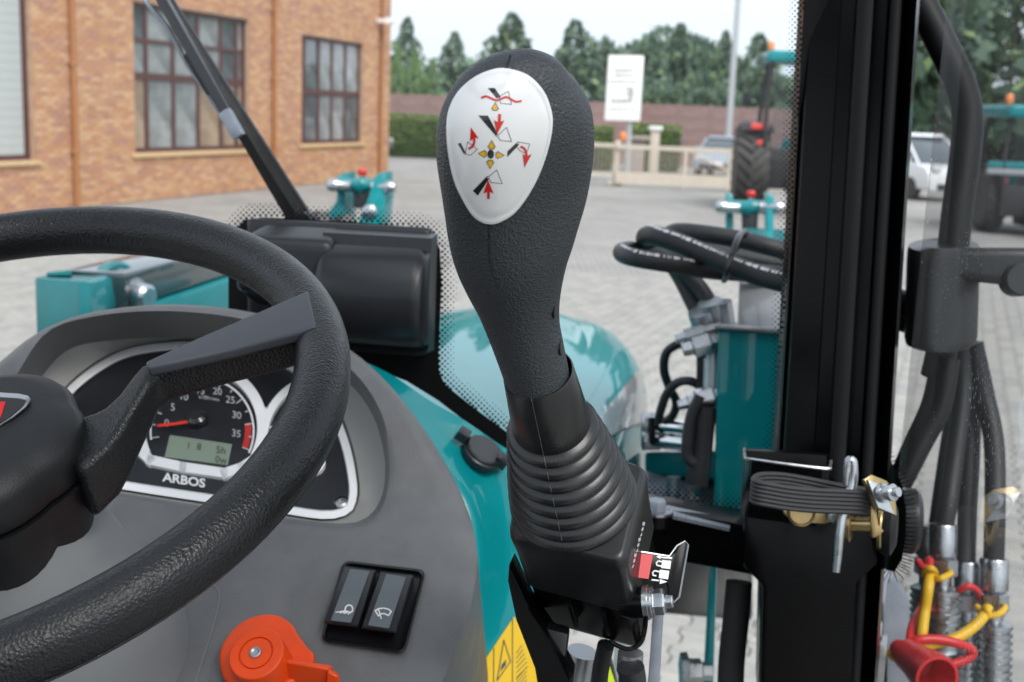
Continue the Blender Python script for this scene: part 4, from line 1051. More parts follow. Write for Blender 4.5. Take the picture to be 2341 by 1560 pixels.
t, p3 = hose('hydraulic_hose', [(1840, 655, 1.16), (1770, 640, 1.18), (1700, 618, 1.20), (1620, 585, 1.22), (1550, 556, 1.24), (1500, 540, 1.26), (1476, 541, 1.3), (1484, 560, 1.34), (1540, 590, 1.36), (1640, 610, 1.36), (1740, 625, 1.36), (1840, 645, 1.36)], .0103, 'middle loop of black hydraulic hose with white print before the cab post')
printing(t, p3, .0103, 6, 44, .65)
t, p3 = hose('hydraulic_hose', [(1840, 640, 1.28), (1770, 628, 1.27), (1700, 624, 1.26), (1620, 618, 1.24), (1540, 605, 1.22), (1460, 592, 1.22), (1425, 582, 1.25), (1424, 574, 1.28), (1450, 572, 1.32), (1500, 583, 1.34), (1560, 620, 1.34), (1600, 660, 1.33), (1628, 705, 1.32)], .0093, 'lowest and longest loop of black hydraulic hose with white print')
printing(t, p3, .0093, 26, 50, .65)
t, p3 = hose('hydraulic_hose', [(1530, 590, 1.36), (1560, 640, 1.35), (1585, 690, 1.34), (1605, 730, 1.33)], .0098, 'black hydraulic hose dropping from the loops into a steel fitting')
t, p3 = hose('hydraulic_hose', [(1600, 788, 1.36), (1560, 785, 1.36), (1525, 805, 1.37), (1518, 845, 1.38), (1530, 885, 1.39), (1546, 920, 1.40), (1538, 950, 1.41), (1520, 965, 1.42)], .0052, 'thin black hose curling in front of the teal loader mast', n=10)
t, p3 = hose('hydraulic_hose', [(1602, 885, 1.35), (1580, 872, 1.35), (1550, 875, 1.36), (1525, 900, 1.37), (1510, 940, 1.38), (1506, 965, 1.39)], .0052, 'thin black hose arching down beside the bonnet to the valve', n=10)
t, p3 = hose('hydraulic_hose', [(1612, 930, 1.30), (1606, 990, 1.30), (1600, 1050, 1.30), (1592, 1110, 1.30)], .0125, 'thick grey braided hose running down the left side of the loader mast')
t, p3 = hose('hydraulic_hose', [(1600, 905, 1.29), (1580, 950, 1.29), (1570, 1010, 1.29), (1574, 1050, 1.29), (1590, 1060, 1.29)], .0058, 'slim black hose looping along the left of the loader mast', n=10)
ht, p3 = hose('cable_tie', [(1672, 585, 1.19), (1690, 540, 1.22), (1705, 530, 1.36), (1690, 560, 1.40), (1660, 600, 1.40), (1655, 640, 1.25), (1662, 625, 1.185), (1672, 585, 1.185)], .0032, 'black cable tie binding the looped hydraulic hoses together', None, 'cover_plastic', 8, 'cable tie')
fit = thing('hose_fittings', 'cluster of hydraulic hose fittings with silver elbows and valve body on the loader mast', 'valve', P(1620, 1000, 1.3))  # several hose fittings and a valve body grouped as one object
for a, b, r in (((1600, 712), (1612, 752), .0135), ((1622, 690), (1634, 738), .0135), ((1650, 690), (1660, 760), .011)):
    MB().tube([P(*a, 1.31), P(*b, 1.32)], r, 16).build('ferrule', MAT['zinc_dull'], fit)
for (u, v, r) in ((1622, 782, .013), (1606, 757, .009), (1630, 905, .012), (1612, 910, .009), (1655, 900, .008)):
    MB().lathe(P(u, v, 1.30), (cR + UP * .3).normalized(), [(r * .6, -.03), (r * .7, -.02), (r, -.018), (r, .0), (r * .7, .002), (r * .65, .02)], 6).build('nut', MAT['zinc'], fit, sharp=30)
for v0_, v1_, r in ((820, 900, .010), (760, 860, .007), (925, 960, .012)):
    MB().tube([P(1630, v0_, 1.31), P(1628, v1_, 1.31)], r, 14).build('pipe', MAT['zinc_dull'], fit)
MB().hexa([P(1592, 920, 1.33), P(1622, 920, 1.33), P(1622, 920, 1.36), P(1592, 920, 1.36), P(1592, 740, 1.33), P(1615, 740, 1.33), P(1615, 740, 1.36), P(1592, 740, 1.36)]).build('valve_body', MAT['cover_plastic'], fit, bevel=.003)
cyl = thing('hydraulic_rods', 'two bright chromed hydraulic rods between the bonnet and the loader mast', 'valve', P(1530, 1000, 1.4))  # two hydraulic rods with collars and studs, grouped as one object
for v in (975, 1010):
    MB().tube([P(1478, v - 5, 1.44), P(1600, v + 8, 1.40)], .009, 18).build('rod', MAT['chrome'], cyl)
    MB().lathe(P(1486, v - 6, 1.44), cR, [(.012, -.01), (.014, -.008), (.014, .012), (.012, .014)], 8).build('collar', MAT['zinc'], cyl)
for u in (1490, 1535): MB().tube([P(u, 955, 1.42), P(u + 2, 1015, 1.42)], .004, 8).build('stud', MAT['black_satin'], cyl)
MB().hexa([P(1575, 1140, 1.36), P(1600, 1140, 1.36), P(1600, 1140, 1.4), P(1575, 1140, 1.4), P(1572, 1090, 1.36), P(1600, 1090, 1.36), P(1600, 1090, 1.4), P(1572, 1090, 1.4)]).build('block', MAT['zinc'], cyl, bevel=.003)
MB().tube([P(1540, 1090, 1.38), P(1538, 1140, 1.38)], .008, 12).build('stud', MAT['steel_bar'], cyl)
hose('hydraulic_hose', [(1690, 1330, .97), (1682, 1420, .97), (1672, 1520, .97), (1668, 1660, .97)], .0105, 'black braided hose hanging left of the lower cab post', m='webbing')
lb = thing('lime_sticker', 'lime yellow warning sticker on the step seen below the joystick', 'sticker', P(1392, 1560, .9))
MB().prism([P(1370, 1580, .9), P(1386, 1500, .9), P(1412, 1580, .9)], tf * .001).build('sheet', MAT['sticker_lime'], lb)
MB().prism([P(1330, 1640, .905), P(1385, 1470, .905), P(1425, 1640, .905)], tf * .01).build('step_edge', MAT['black_satin'], trac)

# ================================================================== DOOR LATCH, STRAP AND PIN AT THE POST
st = thing('webbing_strap', 'folded black elastic webbing strap at the door catch on the cab post', 'strap', P(1850, 1170, .8))
ft_ = [(1992, 1122, .782), (1930, 1119, .778), (1860, 1116, .774), (1800, 1110, .77), (1760, 1103, .768), (1735, 1098, .770), (1724, 1094, .778), (1726, 1086, .787), (1745, 1080, .796), (1790, 1081, .805), (1850, 1091, .812), (1920, 1105, .812), (1990, 1116, .806)]
path = catmull([P(*p) for p in ft_], 8)
mb = MB(); loops = []
for i, p in enumerate(path):
    t_ = (path[min(i + 1, len(path) - 1)] - path[max(i - 1, 0)]).normalized(); n_ = t_.cross(UP).normalized()
    h_ = .0165; row = []
    for side in (1, -1):
        for k in range(13):
            kk = k if side == 1 else 12 - k
            row.append(p - UP * h_ * kk / 12 + n_ * side * (.0009 + (.0010 if kk % 2 else 0)) + V((0, 0, .0)))
    loops.append(row)
mb.loft(loops); mb.build('webbing_loop', MAT['webbing'], st, sharp=70)
la = thing('door_catch', 'zinc and brass coloured door catch with spindle and plate on the cab post', 'door catch', P(2000, 1180, .8))
pln = (-fwd + cR * .35 + cU * .2).normalized()
MB().prism([ray_plane(u, v, P(2010, 1135, .775), pln) for u, v in ((1978, 1098), (2010, 1110), (2040, 1178), (2002, 1162))], pln * .003).build('clamp_plate', MAT['zinc'], la, bevel=.0006)
MB().prism([ray_plane(u, v, P(2010, 1135, .781), pln) for u, v in ((1970, 1098), (1986, 1086), (2020, 1100), (2040, 1122), (2044, 1180), (1995, 1163))], pln * .003).build('back_plate', MAT['gold_zinc'], la, bevel=.0006)
sa_ = (pln + cR * .35).normalized(); s0 = P(2016, 1128, .772)
MB().lathe(s0, sa_, [(.0062, 0), (.0062, .0025), (.0045, .0026), (.0045, .006), (.0055, .0062), (.0055, .009), (.003, .0095), (.003, .013)], 20).build('screw', MAT['zinc'], la, sharp=30)
spd = (P(2010, 1200, .80) - P(1820, 1180, .82)).normalized()
MB().tube([P(1932, 1196, .80), P(2005, 1198, .795)], .0052, 18).build('spindle', MAT['gold_zinc'], la)
MB().lathe(P(1934, 1195, .80), spd, [(.011, -.002), (.0125, -.001), (.0125, .003), (.011, .004)], 24).build('spindle_collar', MAT['gold_zinc'], la)
MB().lathe(P(2022, 1205, .81), spd, [(.016, -.004), (.0185, 0), (.0185, .005), (.012, .008)], 28).build('end_cap', MAT['black_satin'], la)
MB().lathe(P(2012, 1205, .805), spd, [(.0145, -.001), (.015, .001), (.0145, .002)], 28).build('cap_washer', MAT['gold_zinc'], la)
MB().prism([P(1992, 1150, .79), P(2004, 1165, .79), P(2008, 1200, .79), P(2022, 1215, .79), P(2010, 1225, .79), P(1996, 1232, .79), P(1990, 1195, .79)], fwd * .008).build('cam_claw', MAT['gold_zinc'], la, bevel=.0012)
MB().prism([P(1790, 1165, .80), P(1905, 1160, .80), P(1905, 1192, .80), P(1885, 1198, .80), P(1850, 1196, .80), P(1805, 1186, .80), P(1792, 1175, .80)], fwd * .003).build('lever_plate', MAT['gold_zinc'], la, bevel=.0008)
MB().lathe(P(1832, 1172, .797), -fwd, [(.0092, -.001), (.0092, .001), (.0078, .0016), (.0074, .0004)], 28).build('rivet', MAT['gold_zinc'], la)
MB().lathe(P(1903, 1183, .797), -fwd, [(.0032, -.001), (.0032, .001), (.002, .002)], 14).build('rivet', MAT['zinc_dull'], la)
MB().lathe(DG(2064, 1190, -.012), tr, [(.024, -.004), (.026, .002), (.026, .008), (.022, .012)], 36).build('outer_knob', MAT['cover_plastic'], la)
pn = thing('spring_pin', 'bright zinc spring pin standing through the door catch behind the strap', 'pin', P(1911, 1310, .8))
MB().tube(catmull([P(1935, 1110, .79), P(1938, 1065, .79), P(1943, 1052, .79), P(1950, 1062, .79), P(1948, 1110, .79), P(1930, 1160, .787), P(1920, 1220, .785), P(1915, 1270, .785), P(1911, 1308, .785)], 6), lambda t: .0024 + .0009 * math.sin(t * 3.1), 10).build('pin_body', MAT['zinc'], pn)

# ================================================================== OUTSIDE THE DOOR: grab rail, mirror clamp, hoses with couplings
gr_ = thing('mirror_rail', 'bent black tubular mirror rail outside the door glass', 'rail', P(2060, 1100, 1.2))
MB().tube(catmull([P(2030, -140, 1.05), P(2080, -40, 1.05), P(2128, 50, 1.05), P(2172, 140, 1.05), (P(2198, 200, 1.05)), P(2212, 270, 1.05), P(2206, 360, 1.05), P(2190, 470, 1.05), P(2180, 560, 1.05), P(2160, 760, 1.05), P(2140, 860, 1.06)], 7), .0132, 20).build('tube', MAT['black_satin'], gr_)
for (a, b, c, r) in (((2148, 820, 1.06), (2128, 920, 1.06), (2044, 1110, 1.07), .0078), ((2172, 820, 1.04), (2152, 930, 1.04), (2060, 1110, 1.04), .0085)):
    MB().tube(catmull([P(*a), P(*b), P((b[0] + c[0]) / 2, (b[1] + c[1]) / 2, b[2]), P(*c)], 6), r, 14).build('stay', MAT['black_satin'], gr_)
MB().tube([P(2020, 680, 1.1), P(2100, 705, 1.08)], .012, 14).build('stay', MAT['black_satin'], gr_)
MB().tube([P(2020, 720, 1.1), P(2100, 745, 1.08)], .010, 14).build('stay', MAT['black_satin'], gr_)
cl = thing('mirror_clamp', 'black plastic clamp block gripping the mirror rail outside the door', 'clamp', P(2150, 790, 1.05))
def rbox(near, far, m, nm, par, bv=.006): MB().hexa([P(*p) for p in near] + [P(*p) for p in far]).build(nm, MAT[m], par, bevel=bv, bseg=3)
MB().loft([[P(2156 + (a * 84 + s) * k, v + 18 * b * k, 1.05 + .035 * b * -1) for a, b in [(math.cos(q), math.sin(q)) for q in [2 * math.pi * j / 32 for j in range(32)]]] for v, s, k in ((792, -6, .8), (785, -6, .95), (770, -5, 1), (600, 0, 1.0), (572, 2, 1.0), (562, 2, .96), (558, 2, .6))]).build('block', MAT['cover_plastic'], cl, sharp=40)
rbox([(2180, 640, 1.02), (2450, 668, 1.0), (2450, 668, 1.12), (2180, 640, 1.12)], [(2180, 566, 1.02), (2450, 566, 1.0), (2450, 566, 1.12), (2180, 566, 1.12)], 'cover_plastic', 'cross_arm', cl, .008)
MB().lathe(P(2330, 640, 1.01), -fwd, [(.014, -.01), (.014, .003), (.012, .005)], 24).build('arm_boss', MAT['cover_plastic'], cl)
def hose2(pts, r, lab): return hose('hydraulic_hose', pts, r, lab, 'hydraulic hoses')
hose2([(2200, 770, 1.16), (2195, 880, 1.16), (2175, 1000, 1.15), (2160, 1100, 1.14), (2146, 1200, 1.13)], .0092, 'leftmost black hose hanging outside the door')
hose2([(2196, 775, 1.13), (2200, 900, 1.12), (2182, 1050, 1.11), (2168, 1150, 1.1), (2160, 1195, 1.1)], .0085, 'black hose second from left hanging outside the door')
hose2([(2215, 780, 1.15), (2222, 900, 1.15), (2218, 1050, 1.14), (2212, 1160, 1.13), (2208, 1285, 1.12)], .0088, 'middle black hose hanging outside the door glass')
hose2([(2225, 785, 1.13), (2250, 900, 1.13), (2272, 1010, 1.12), (2275, 1150, 1.1), (2272, 1275, 1.1)], .0092, 'rightmost black hose hanging outside the door glass')
def coupling(u, v, d, s, lab, capc=None):
    t = thing('hose_coupling', lab, 'hose coupling', P(u - 6, v + 420 * s, d), 'quick couplings on the hanging hoses')
    f = lambda y: P(u - 6 * y / 400, v + y * s, d)
    ax = (f(400) - f(0)).normalized(); L = lambda y: (f(y) - f(0)).length
    k = .0105 * s
    MB().lathe(f(0), ax, [(k * 1.12, 0), (k * 1.2, L(4)), (k * 1.2, L(70)), (k * .9, L(78))], 28).build('ferrule', MAT['zinc'], t, sharp=35)
    MB().lathe(f(78), ax, [(k * 1.15, 0), (k * 1.28, L(3)), (k * 1.28, L(38)), (k * 1.1, L(42))], 6).build('hex_nut', MAT['zinc'], t, sharp=25)
    pf = [(k * .8, 0), (k * .8, L(20)), (k * 1.25, L(26))]
    for j in range(8): pf += [(k * 1.6, L(30 + j * 17)), (k * 1.6, L(38 + j * 17)), (k * 1.42, L(40 + j * 17)), (k * 1.42, L(45 + j * 17))]
    pf += [(k * 1.5, L(170)), (k * .9, L(176)), (k * .9, L(230))]
    MB().lathe(f(120), ax, pf, 28).build('sleeve', MAT['zinc'], t, sharp=30)
    MB().lathe(f(340), ax, [(k * 1.3, 0), (k * 1.35, L(3)), (k * 1.35, L(45)), (k * 1.1, L(50)), (k * .8, L(120))], 6).build('hex_nut', MAT['zinc_dull'], t, sharp=25)
coupling(2156, 1198, 1.1, 1.0, 'silver quick coupling with yellow strap, left of those outside the door')
coupling(2122, 1200, 1.16, .95, 'silver quick coupling half hidden behind the leftmost yellow strap')
coupling(2212, 1283, 1.12, .95, 'silver quick coupling with red strap in the middle outside the door')
coupling(2273, 1277, 1.1, 1.0, 'silver quick coupling with yellow strap, rightmost outside the door')
z9 = lambda x, y, d: P(1900 + x / 3.12, 1060 + y / 3.12, d)
def strap(pts, r, m, lab, loop=None):
    t = thing('dust_cap_strap', lab, 'strap', z9(*pts[0]), 'dust cap straps'); MB().tube(catmull([z9(*p) for p in pts], 7), r, 10).build('cord', MAT[m], t)
    for lp in loop or []: MB().tube(catmull([z9(*p) for p in lp], 7), r * .6, 8).build('ring', MAT[m], t)
strap([(705, 800, 1.07), (690, 900, 1.06), (668, 1050, 1.06), (650, 1200, 1.05), (635, 1330, 1.05)], .0048, 'yellow_plastic', 'yellow plastic strap hanging from the left coupling', [[(660, 800, 1.075), (672, 760, 1.07), (715, 750, 1.065), (742, 775, 1.07), (735, 810, 1.07), (780, 820, 1.06), (850, 785, 1.07), (840, 770, 1.08)]])
strap([(1120, 1030, 1.07), (1080, 1100, 1.06), (1000, 1180, 1.055), (880, 1250, 1.05), (740, 1285, 1.05), (620, 1310, 1.05), (600, 1310, 1.05)], .0048, 'yellow_plastic', 'yellow plastic strap curving from the right coupling to the red cap', [[(1040, 1020, 1.08), (1070, 1060, 1.07), (1110, 1040, 1.06), (1130, 1085, 1.06), (1200, 1070, 1.06), (1240, 1030, 1.07), (1225, 1015, 1.08)]])
strap([(620, 700, 1.09), (650, 740, 1.08), (700, 745, 1.08), (695, 700, 1.09), (650, 1000, 1.10), (590, 1120, 1.07), (560, 1250, 1.05), (570, 1340, 1.04)], .0036, 'red_plastic', 'red plastic strap hanging down to the red dust cap')
strap([(520, 1300, 1.05), (620, 1260, 1.045), (760, 1255, 1.045), (920, 1290, 1.045), (1010, 1340, 1.05), (960, 1400, 1.05), (800, 1450, 1.05)], .0042, 'red_plastic', 'red plastic strap looping right of the red dust cap')
strap([(890, 960, 1.10), (910, 910, 1.09), (980, 875, 1.085), (1045, 910, 1.09), (1050, 960, 1.1)], .0030, 'red_plastic', 'red plastic ring on the middle coupling')
strap([(415, 1340, 1.05), (450, 1370, 1.05), (500, 1400, 1.05), (560, 1430, 1.05)], .0048, 'yellow_plastic', 'short yellow strap end left of the red dust cap')
dc = thing('red_plug', 'open red plastic dust cap dangling in front of the couplings', 'dust cap', z9(680, 1470, 1.02))
da = (z9(680, 1480, 1.0) - z9(520, 1350, 1.04)).normalized()
MB().lathe(z9(540, 1355, 1.04), da, [(.009, 0), (.0135, .002), (.015, .02), (.0175, .035), (.0185, .046), (.0185, .054), (.016, .0545), (.0148, .05), (.0135, .02), (.001, .018)], 36).build('cup', MAT['red_plastic'], dc, sharp=40)
MB().lathe(z9(515, 1345, 1.045), da, [(.008, -.01), (.011, 0), (.011, .008)], 24).build('cup_neck', MAT['red_plastic'], dc)
# fender mirror / step frame low on the right, outside
rf = thing('side_step', 'grey rounded side plate with black brackets low outside the door', 'step', P(2030, 1560, 1.25))
MB().prism([P(*p, 1.3) for p in ((1950, 1700), (1950, 1330), (1975, 1302), (2010, 1300), (2050, 1325), (2078, 1370), (2090, 1440), (2098, 1700))], tf * .03).build('plate', MAT['steel_bar'], rf, bevel=.004)
for q in ([(1972, 1360), (2018, 1372), (2014, 1480), (1965, 1470)], [(1995, 1375), (2022, 1378), (2020, 1470), (1998, 1468)], [(1962, 1480), (1990, 1490), (1985, 1640), (1955, 1640)], [(2000, 1500), (2030, 1500), (2030, 1640), (1990, 1640)]):
    MB().prism([P(u, v, 1.24) for u, v in q], tf * .03).build('bracket', MAT['black_satin'], rf, bevel=.004)
MB().prism([P(u, v, 1.23) for u, v in ((1992, 1422), (2018, 1425), (2015, 1458), (1992, 1455))], tf * .01).build('sensor', MAT['white_plastic'], rf, bevel=.002)

# ================================================================== THE YARD
mat('paver_a', (.322, .312, .288), .8, vary=(9, .14), bump=('noise', 60, .3, .002))
mat('paver_b', (.285, .278, .26), .8, vary=(9, .14), bump=('noise', 60, .3, .002))
mat('paver_c', (.345, .332, .302), .8, vary=(9, .14), bump=('noise', 60, .3, .002))
mat('joint_sand', (.13, .125, .11), .9, vary=(3, .2))
mg = mat('yard_paving', (.322, .312, .294), .85, vary=(.55, .2), bump=('noise', 6, .2, .01))
mat('brick_a', (.53, .30, .16), .85, vary=(14, .2)); mat('brick_b', (.49, .25, .135), .85, vary=(14, .2)); mat('brick_c', (.42, .225, .15), .85, vary=(14, .2))
mat('brick_d', (.58, .36, .205), .85, vary=(14, .2)); mat('brick_e', (.48, .265, .175), .85, vary=(14, .2))
mat('mortar', (.46, .31, .21), .9, vary=(6, .2))
mat('sill_stone', (.60, .42, .22), .7, vary=(8, .1)); mat('frame_brown', (.085, .03, .026), .45)
mat('pane_dark', (.10, .115, .12), .06, vary=(1.1, .6), coat=1, coat_r=.02); mat('pane_pale', (.24, .26, .26), .2, vary=(1.3, .55), coat=1, coat_r=.02); mat('pane_warm', (.30, .23, .16), .2, vary=(1.3, .5), coat=1, coat_r=.02)  # pane tones and mottling imitate sky reflections and blinds behind the glass
mat('blind_grey', (.46, .49, .48), .6, vary=(3, .05)); mat('downpipe', (.36, .15, .05), .5)
mat('wall_brown', (.27, .18, .165), .85, vary=(1.5, .18)); mat('gate_cream', (.56, .50, .42), .6, vary=(4, .08)); mat('pillar_grey', (.33, .28, .25), .8, vary=(6, .15))
mat('leaf_dark', (.10, .165, .12), .7); mat('leaf_mid', (.14, .22, .14), .7); mat('leaf_light', (.22, .31, .13), .7); mat('leaf_thuja', (.17, .28, .09), .7); mat('bark', (.08, .055, .04), .9)
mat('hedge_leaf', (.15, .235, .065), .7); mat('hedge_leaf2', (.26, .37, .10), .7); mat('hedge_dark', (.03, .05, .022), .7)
mat('tyre', (.065, .062, .059), .75, vary=(5, .3)); mat('car_bluegrey', (.26, .30, .36), .3, coat=1, coat_r=.04); mat('car_white', (.74, .75, .76), .3, coat=1, coat_r=.04); mat('car_dark', (.05, .06, .07), .3, coat=1)
mat('car_glass', (.05, .065, .075), .06, coat=1, coat_r=.02); mat('lamp_clear', (.7, .72, .75), .15, coat=1); mat('lamp_red', (.75, .04, .03), .25, coat=1); mat('lamp_amber', (.85, .22, .015), .3, coat=1)
mat('sign_white', (.78, .79, .78), .5); mat('sign_grey', (.2, .2, .2), .5); mat('pole_grey', (.50, .52, .53), .4, metal=.3); mat('plastic_black', (.02, .02, .022), .5); mat('rim_cream', (.62, .58, .46), .5)
glass('cab_pane', (.75, .82, .82))

t_ = mg.node_tree                                   # block joints where the stones are too far to be told apart
bt = t_.nodes.new('ShaderNodeTexBrick'); tcn = t_.nodes.new('ShaderNodeTexCoord'); t_.links.new(tcn.outputs['Object'], bt.inputs['Vector'])
bt.inputs['Scale'].default_value = 1; bt.inputs['Brick Width'].default_value = .2; bt.inputs['Row Height'].default_value = .14; bt.inputs['Mortar Size'].default_value = .008
bt.inputs['Color1'].default_value = (1.06, 1.06, 1.06, 1); bt.inputs['Color2'].default_value = (.9, .9, .9, 1); bt.inputs['Mortar'].default_value = (.4, .39, .36, 1)
pb_n = t_.nodes['Principled BSDF']; src = pb_n.inputs['Base Color'].links[0].from_socket
mu_ = t_.nodes.new('ShaderNodeVectorMath'); mu_.operation = 'MULTIPLY'; t_.links.new(src, mu_.inputs[0]); t_.links.new(bt.outputs['Color'], mu_.inputs[1]); t_.links.new(mu_.outputs[0], pb_n.inputs['Base Color'])
gd = MB().add([V((-400, -200, -.012)), V((400, -200, -.012)), V((400, 900, -.012)), V((-400, 900, -.012))], [(0, 1, 2, 3)]).build('ground', MAT['yard_paving'], kind='structure')
# --- paving stones (double-T blocks) -------------------------------------
pang = rad(-20); pe1 = V((math.cos(pang), math.sin(pang), 0)); pe2 = V((-math.sin(pang), math.cos(pang), 0))
PW, PN_, PH, PIT = .165, .113, .2, .139
def i_shape(g):
    a, b, h = PW / 2 - g, PN_ / 2 - g, PH / 2 - g; t1, t2 = .066, .034
    return [(-a, -h), (a, -h), (a, -t1), (b, -t2), (b, t2), (a, t1), (a, h), (-a, h), (-a, t1), (-b, t2), (-b, -t2), (-a, -t1)]
lo, hi = i_shape(.0034), i_shape(.0085)
pv_v = [V((x, y, -.02)) for x, y in lo] + [V((x, y, -.006)) for x, y in lo] + [V((x, y, 0)) for x, y in hi]
pv_f = [tuple(range(24, 36))] + [(k * 12 + i, k * 12 + (i + 1) % 12, (k + 1) * 12 + (i + 1) % 12, (k + 1) * 12 + i) for k in (0, 1) for i in range(12)]
ZP = .012
patches = [(1880, 780, 2341, 1560, 1), (1290, 480, 1660, 960, 2), (1290, 1360, 1660, 1560, 0), (0, 590, 85, 840, 3), (880, 430, 1030, 700, 4), (1830, 400, 2341, 800, 5), (430, 440, 900, 520, 6)]
cells = []
for i in range(-150, 151):
    for j in range(-110, 160):
        c = pe1 * (i * PIT) + pe2 * (j * PH + (PH / 2 if i % 2 else 0))
        if c.y < 1.2 or c.y > 16: continue
        u, v, d = proj(c)
        if d < .5 or u < -700 or u > 3000 or v > 2300: continue
        vis_ = any(a <= u <= e and b <= v <= f for (a, b, e, f, k) in patches)
        cells.append((d, i, j, c, 0, vis_))
pav = gd
cells.sort(key=lambda x: x[0])
single = [x for x in cells if x[5]][:300]; sset = {(x[1], x[2]) for x in single}
rot_p = Matrix((pe1, pe2, UP)).transposed()
pmesh = []
for m in ('paver_a', 'paver_b', 'paver_c'):
    q = MB().add([rot_p @ p for p in pv_v], pv_f); pmesh.append(q.mesh('paving_stone', MAT[m], recalc=False, sharp=30))
for x in single:
    o = bpy.data.objects.new('paving_stone', random.choice(pmesh)); col.objects.link(o); o.parent = gd
    o.location = x[3] + V((0, 0, ZP + random.uniform(-.0015, .0015))) - LOC['ground']
q = MB()
for x in cells:
    if (x[1], x[2]) in sset: continue
    dz = V((0, 0, ZP + random.uniform(-.0015, .0015)))
    q.add([rot_p @ p + x[3] + dz for p in pv_v[12:]], [tuple(range(12, 24))] + [(i, (i + 1) % 12, 12 + (i + 1) % 12, 12 + i) for i in range(12)], random.randrange(3))
q.build('paving_stones', [MAT['paver_a'], MAT['paver_b'], MAT['paver_c']], gd, kind='stuff', recalc=False, sharp=30)
MB().add([V((a, b, -.004)) for a, b in ((-14, 1.1), (14, 1.1), (14, 15.95), (-14, 15.95))], [(0, 1, 2, 3)]).build('joint_bed', MAT['joint_sand'], gd)

# --- brick building -------------------------------------------------------
f0, f1 = G(0, 492), G(888, 404)
fd = (f1 - f0).normalized(); fn_ = fd.cross(UP).normalized(); fn_ = fn_ if fn_.dot(C - f0) > 0 else -fn_
def FA(u, v): return ray_plane(u, v, f0, fn_)
def fs(u, v): return (FA(u, v) - f0).dot(fd)
def BP(s, z, o=0.0): return f0 + fd * s + UP * z + fn_ * o
s_end = fs(889, 300); s_beg = -4.5; HB = 7.0
bld = thing('brick_building', 'tan brick hall with brown gridded windows beyond the windscreen', 'building', BP(s_end / 2, 0))
wins = [dict(s0=-3.2, s1=fs(76, 200), z0=FA(40, 368).z, z1=6.2, kind='blind'),
        dict(s0=fs(307, 200), s1=fs(570, 200), z0=FA(440, 346).z, z1=FA(572, 46).z, cols=[fs(u, 250) for u in (348, 409, 465, 517, 552)], rows=[FA(420, 180).z, FA(420, 102).z]),
        dict(s0=fs(690, 200), s1=fs(831, 200), z0=FA(760, 328).z, z1=FA(690, 79).z, cols=[fs(u, 250) for u in (705, 738, 768, 798)], rows=[FA(760, 213).z])]
# backing wall with openings
mb = MB()
def slab(s0, s1, z0, z1, o0=-.35, o1=-.012): mb.hexa([BP(s0, z0, o0), BP(s1, z0, o0), BP(s1, z0, o1), BP(s0, z0, o1), BP(s0, z1, o0), BP(s1, z1, o0), BP(s1, z1, o1), BP(s0, z1, o1)])
edges = [s_beg] + [x for w_ in wins for x in (w_['s0'], w_['s1'])] + [s_end]
for a, b in zip(edges[::2], edges[1::2]): slab(a, b, 0, HB)
for w_ in wins: slab(w_['s0'], w_['s1'], 0, w_['z0']); slab(w_['s0'], w_['s1'], w_['z1'], HB)
wl = mb.build('wall', MAT['mortar'], bld)
mb = MB(); mb.hexa([BP(s_end - .34, 0, -.36), BP(s_end - .012, 0, -.36), BP(s_end - .012, 0, -14), BP(s_end - .34, 0, -14), BP(s_end - .34, HB, -.36), BP(s_end - .012, HB, -.36), BP(s_end - .012, HB, -14), BP(s_end - .34, HB, -14)])
mb.build('end_wall', MAT['mortar'], bld)
mb = MB(); mb.hexa([BP(s_beg, HB, -14), BP(s_end + .2, HB, -14), BP(s_end + .2, HB, .25), BP(s_beg, HB, .25), BP(s_beg, HB + .3, -14), BP(s_end + .2, HB + .3, -14), BP(s_end + .2, HB + .3, .25), BP(s_beg, HB + .3, .25)]); mb.build('roof', MAT['frame_brown'], bld)
BL, BHt, JT = .26, .078, .011
bricks = []
for r in range(int(6.9 / BHt)):
    z = r * BHt; off = (BL / 2 if r % 2 else 0)
    k0 = int(s_beg / BL)
    s = k0 * BL + off
    while s < s_end - .05:
        a, b = s + JT, min(s + BL, s_end)
        segs = [(a, b)]
        for w_ in wins:
            if z + BHt > w_['z0'] + .01 and z < w_['z1'] - .01:
                n2 = []
                for (x, y) in segs:
                    if y <= w_['s0'] or x >= w_['s1']: n2.append((x, y)); continue
                    if x < w_['s0'] - .03: n2.append((x, w_['s0']))
                    if y > w_['s1'] + .03: n2.append((w_['s1'], y))
                segs = n2
        for (x, y) in segs: bricks.append((x, y, z + JT, z + BHt))
        s += BL
rb = random.Random(3)
def brick_vs(l):
    h = BHt - JT; c = .006
    return [V((0, 0, 0)), V((l, 0, 0)), V((l, 0, h)), V((0, 0, h)), V((0, 1, 0)), V((l, 1, 0)), V((l, 1, h)), V((0, 1, h))]
vis = []
for i, (x, y, z0, z1) in enumerate(bricks):
    p = BP((x + y) / 2, (z0 + z1) / 2); u, v, d = proj(p)
    if 0 < u < 890 and 0 < v < 470 and abs(y - x - (BL - JT)) < .001: vis.append((d, i))
vis.sort(); ind = {i for d, i in vis[:300]}
bm_mats = [MAT['brick_' + k] for k in 'abcde']
bmeshes = []
rotb = Matrix((fd, fn_, UP)).transposed()
for m in bm_mats:
    l, h = BL - JT, BHt - JT
    q = MB().hexa([rotb @ V(p) for p in ((0, -.02, 0), (l, -.02, 0), (l, 0, 0), (0, 0, 0), (0, -.02, h), (l, -.02, h), (l, 0, h), (0, 0, h))]); bmeshes.append(q.mesh('brick', m, bevel=.003, bseg=1))
q = MB()
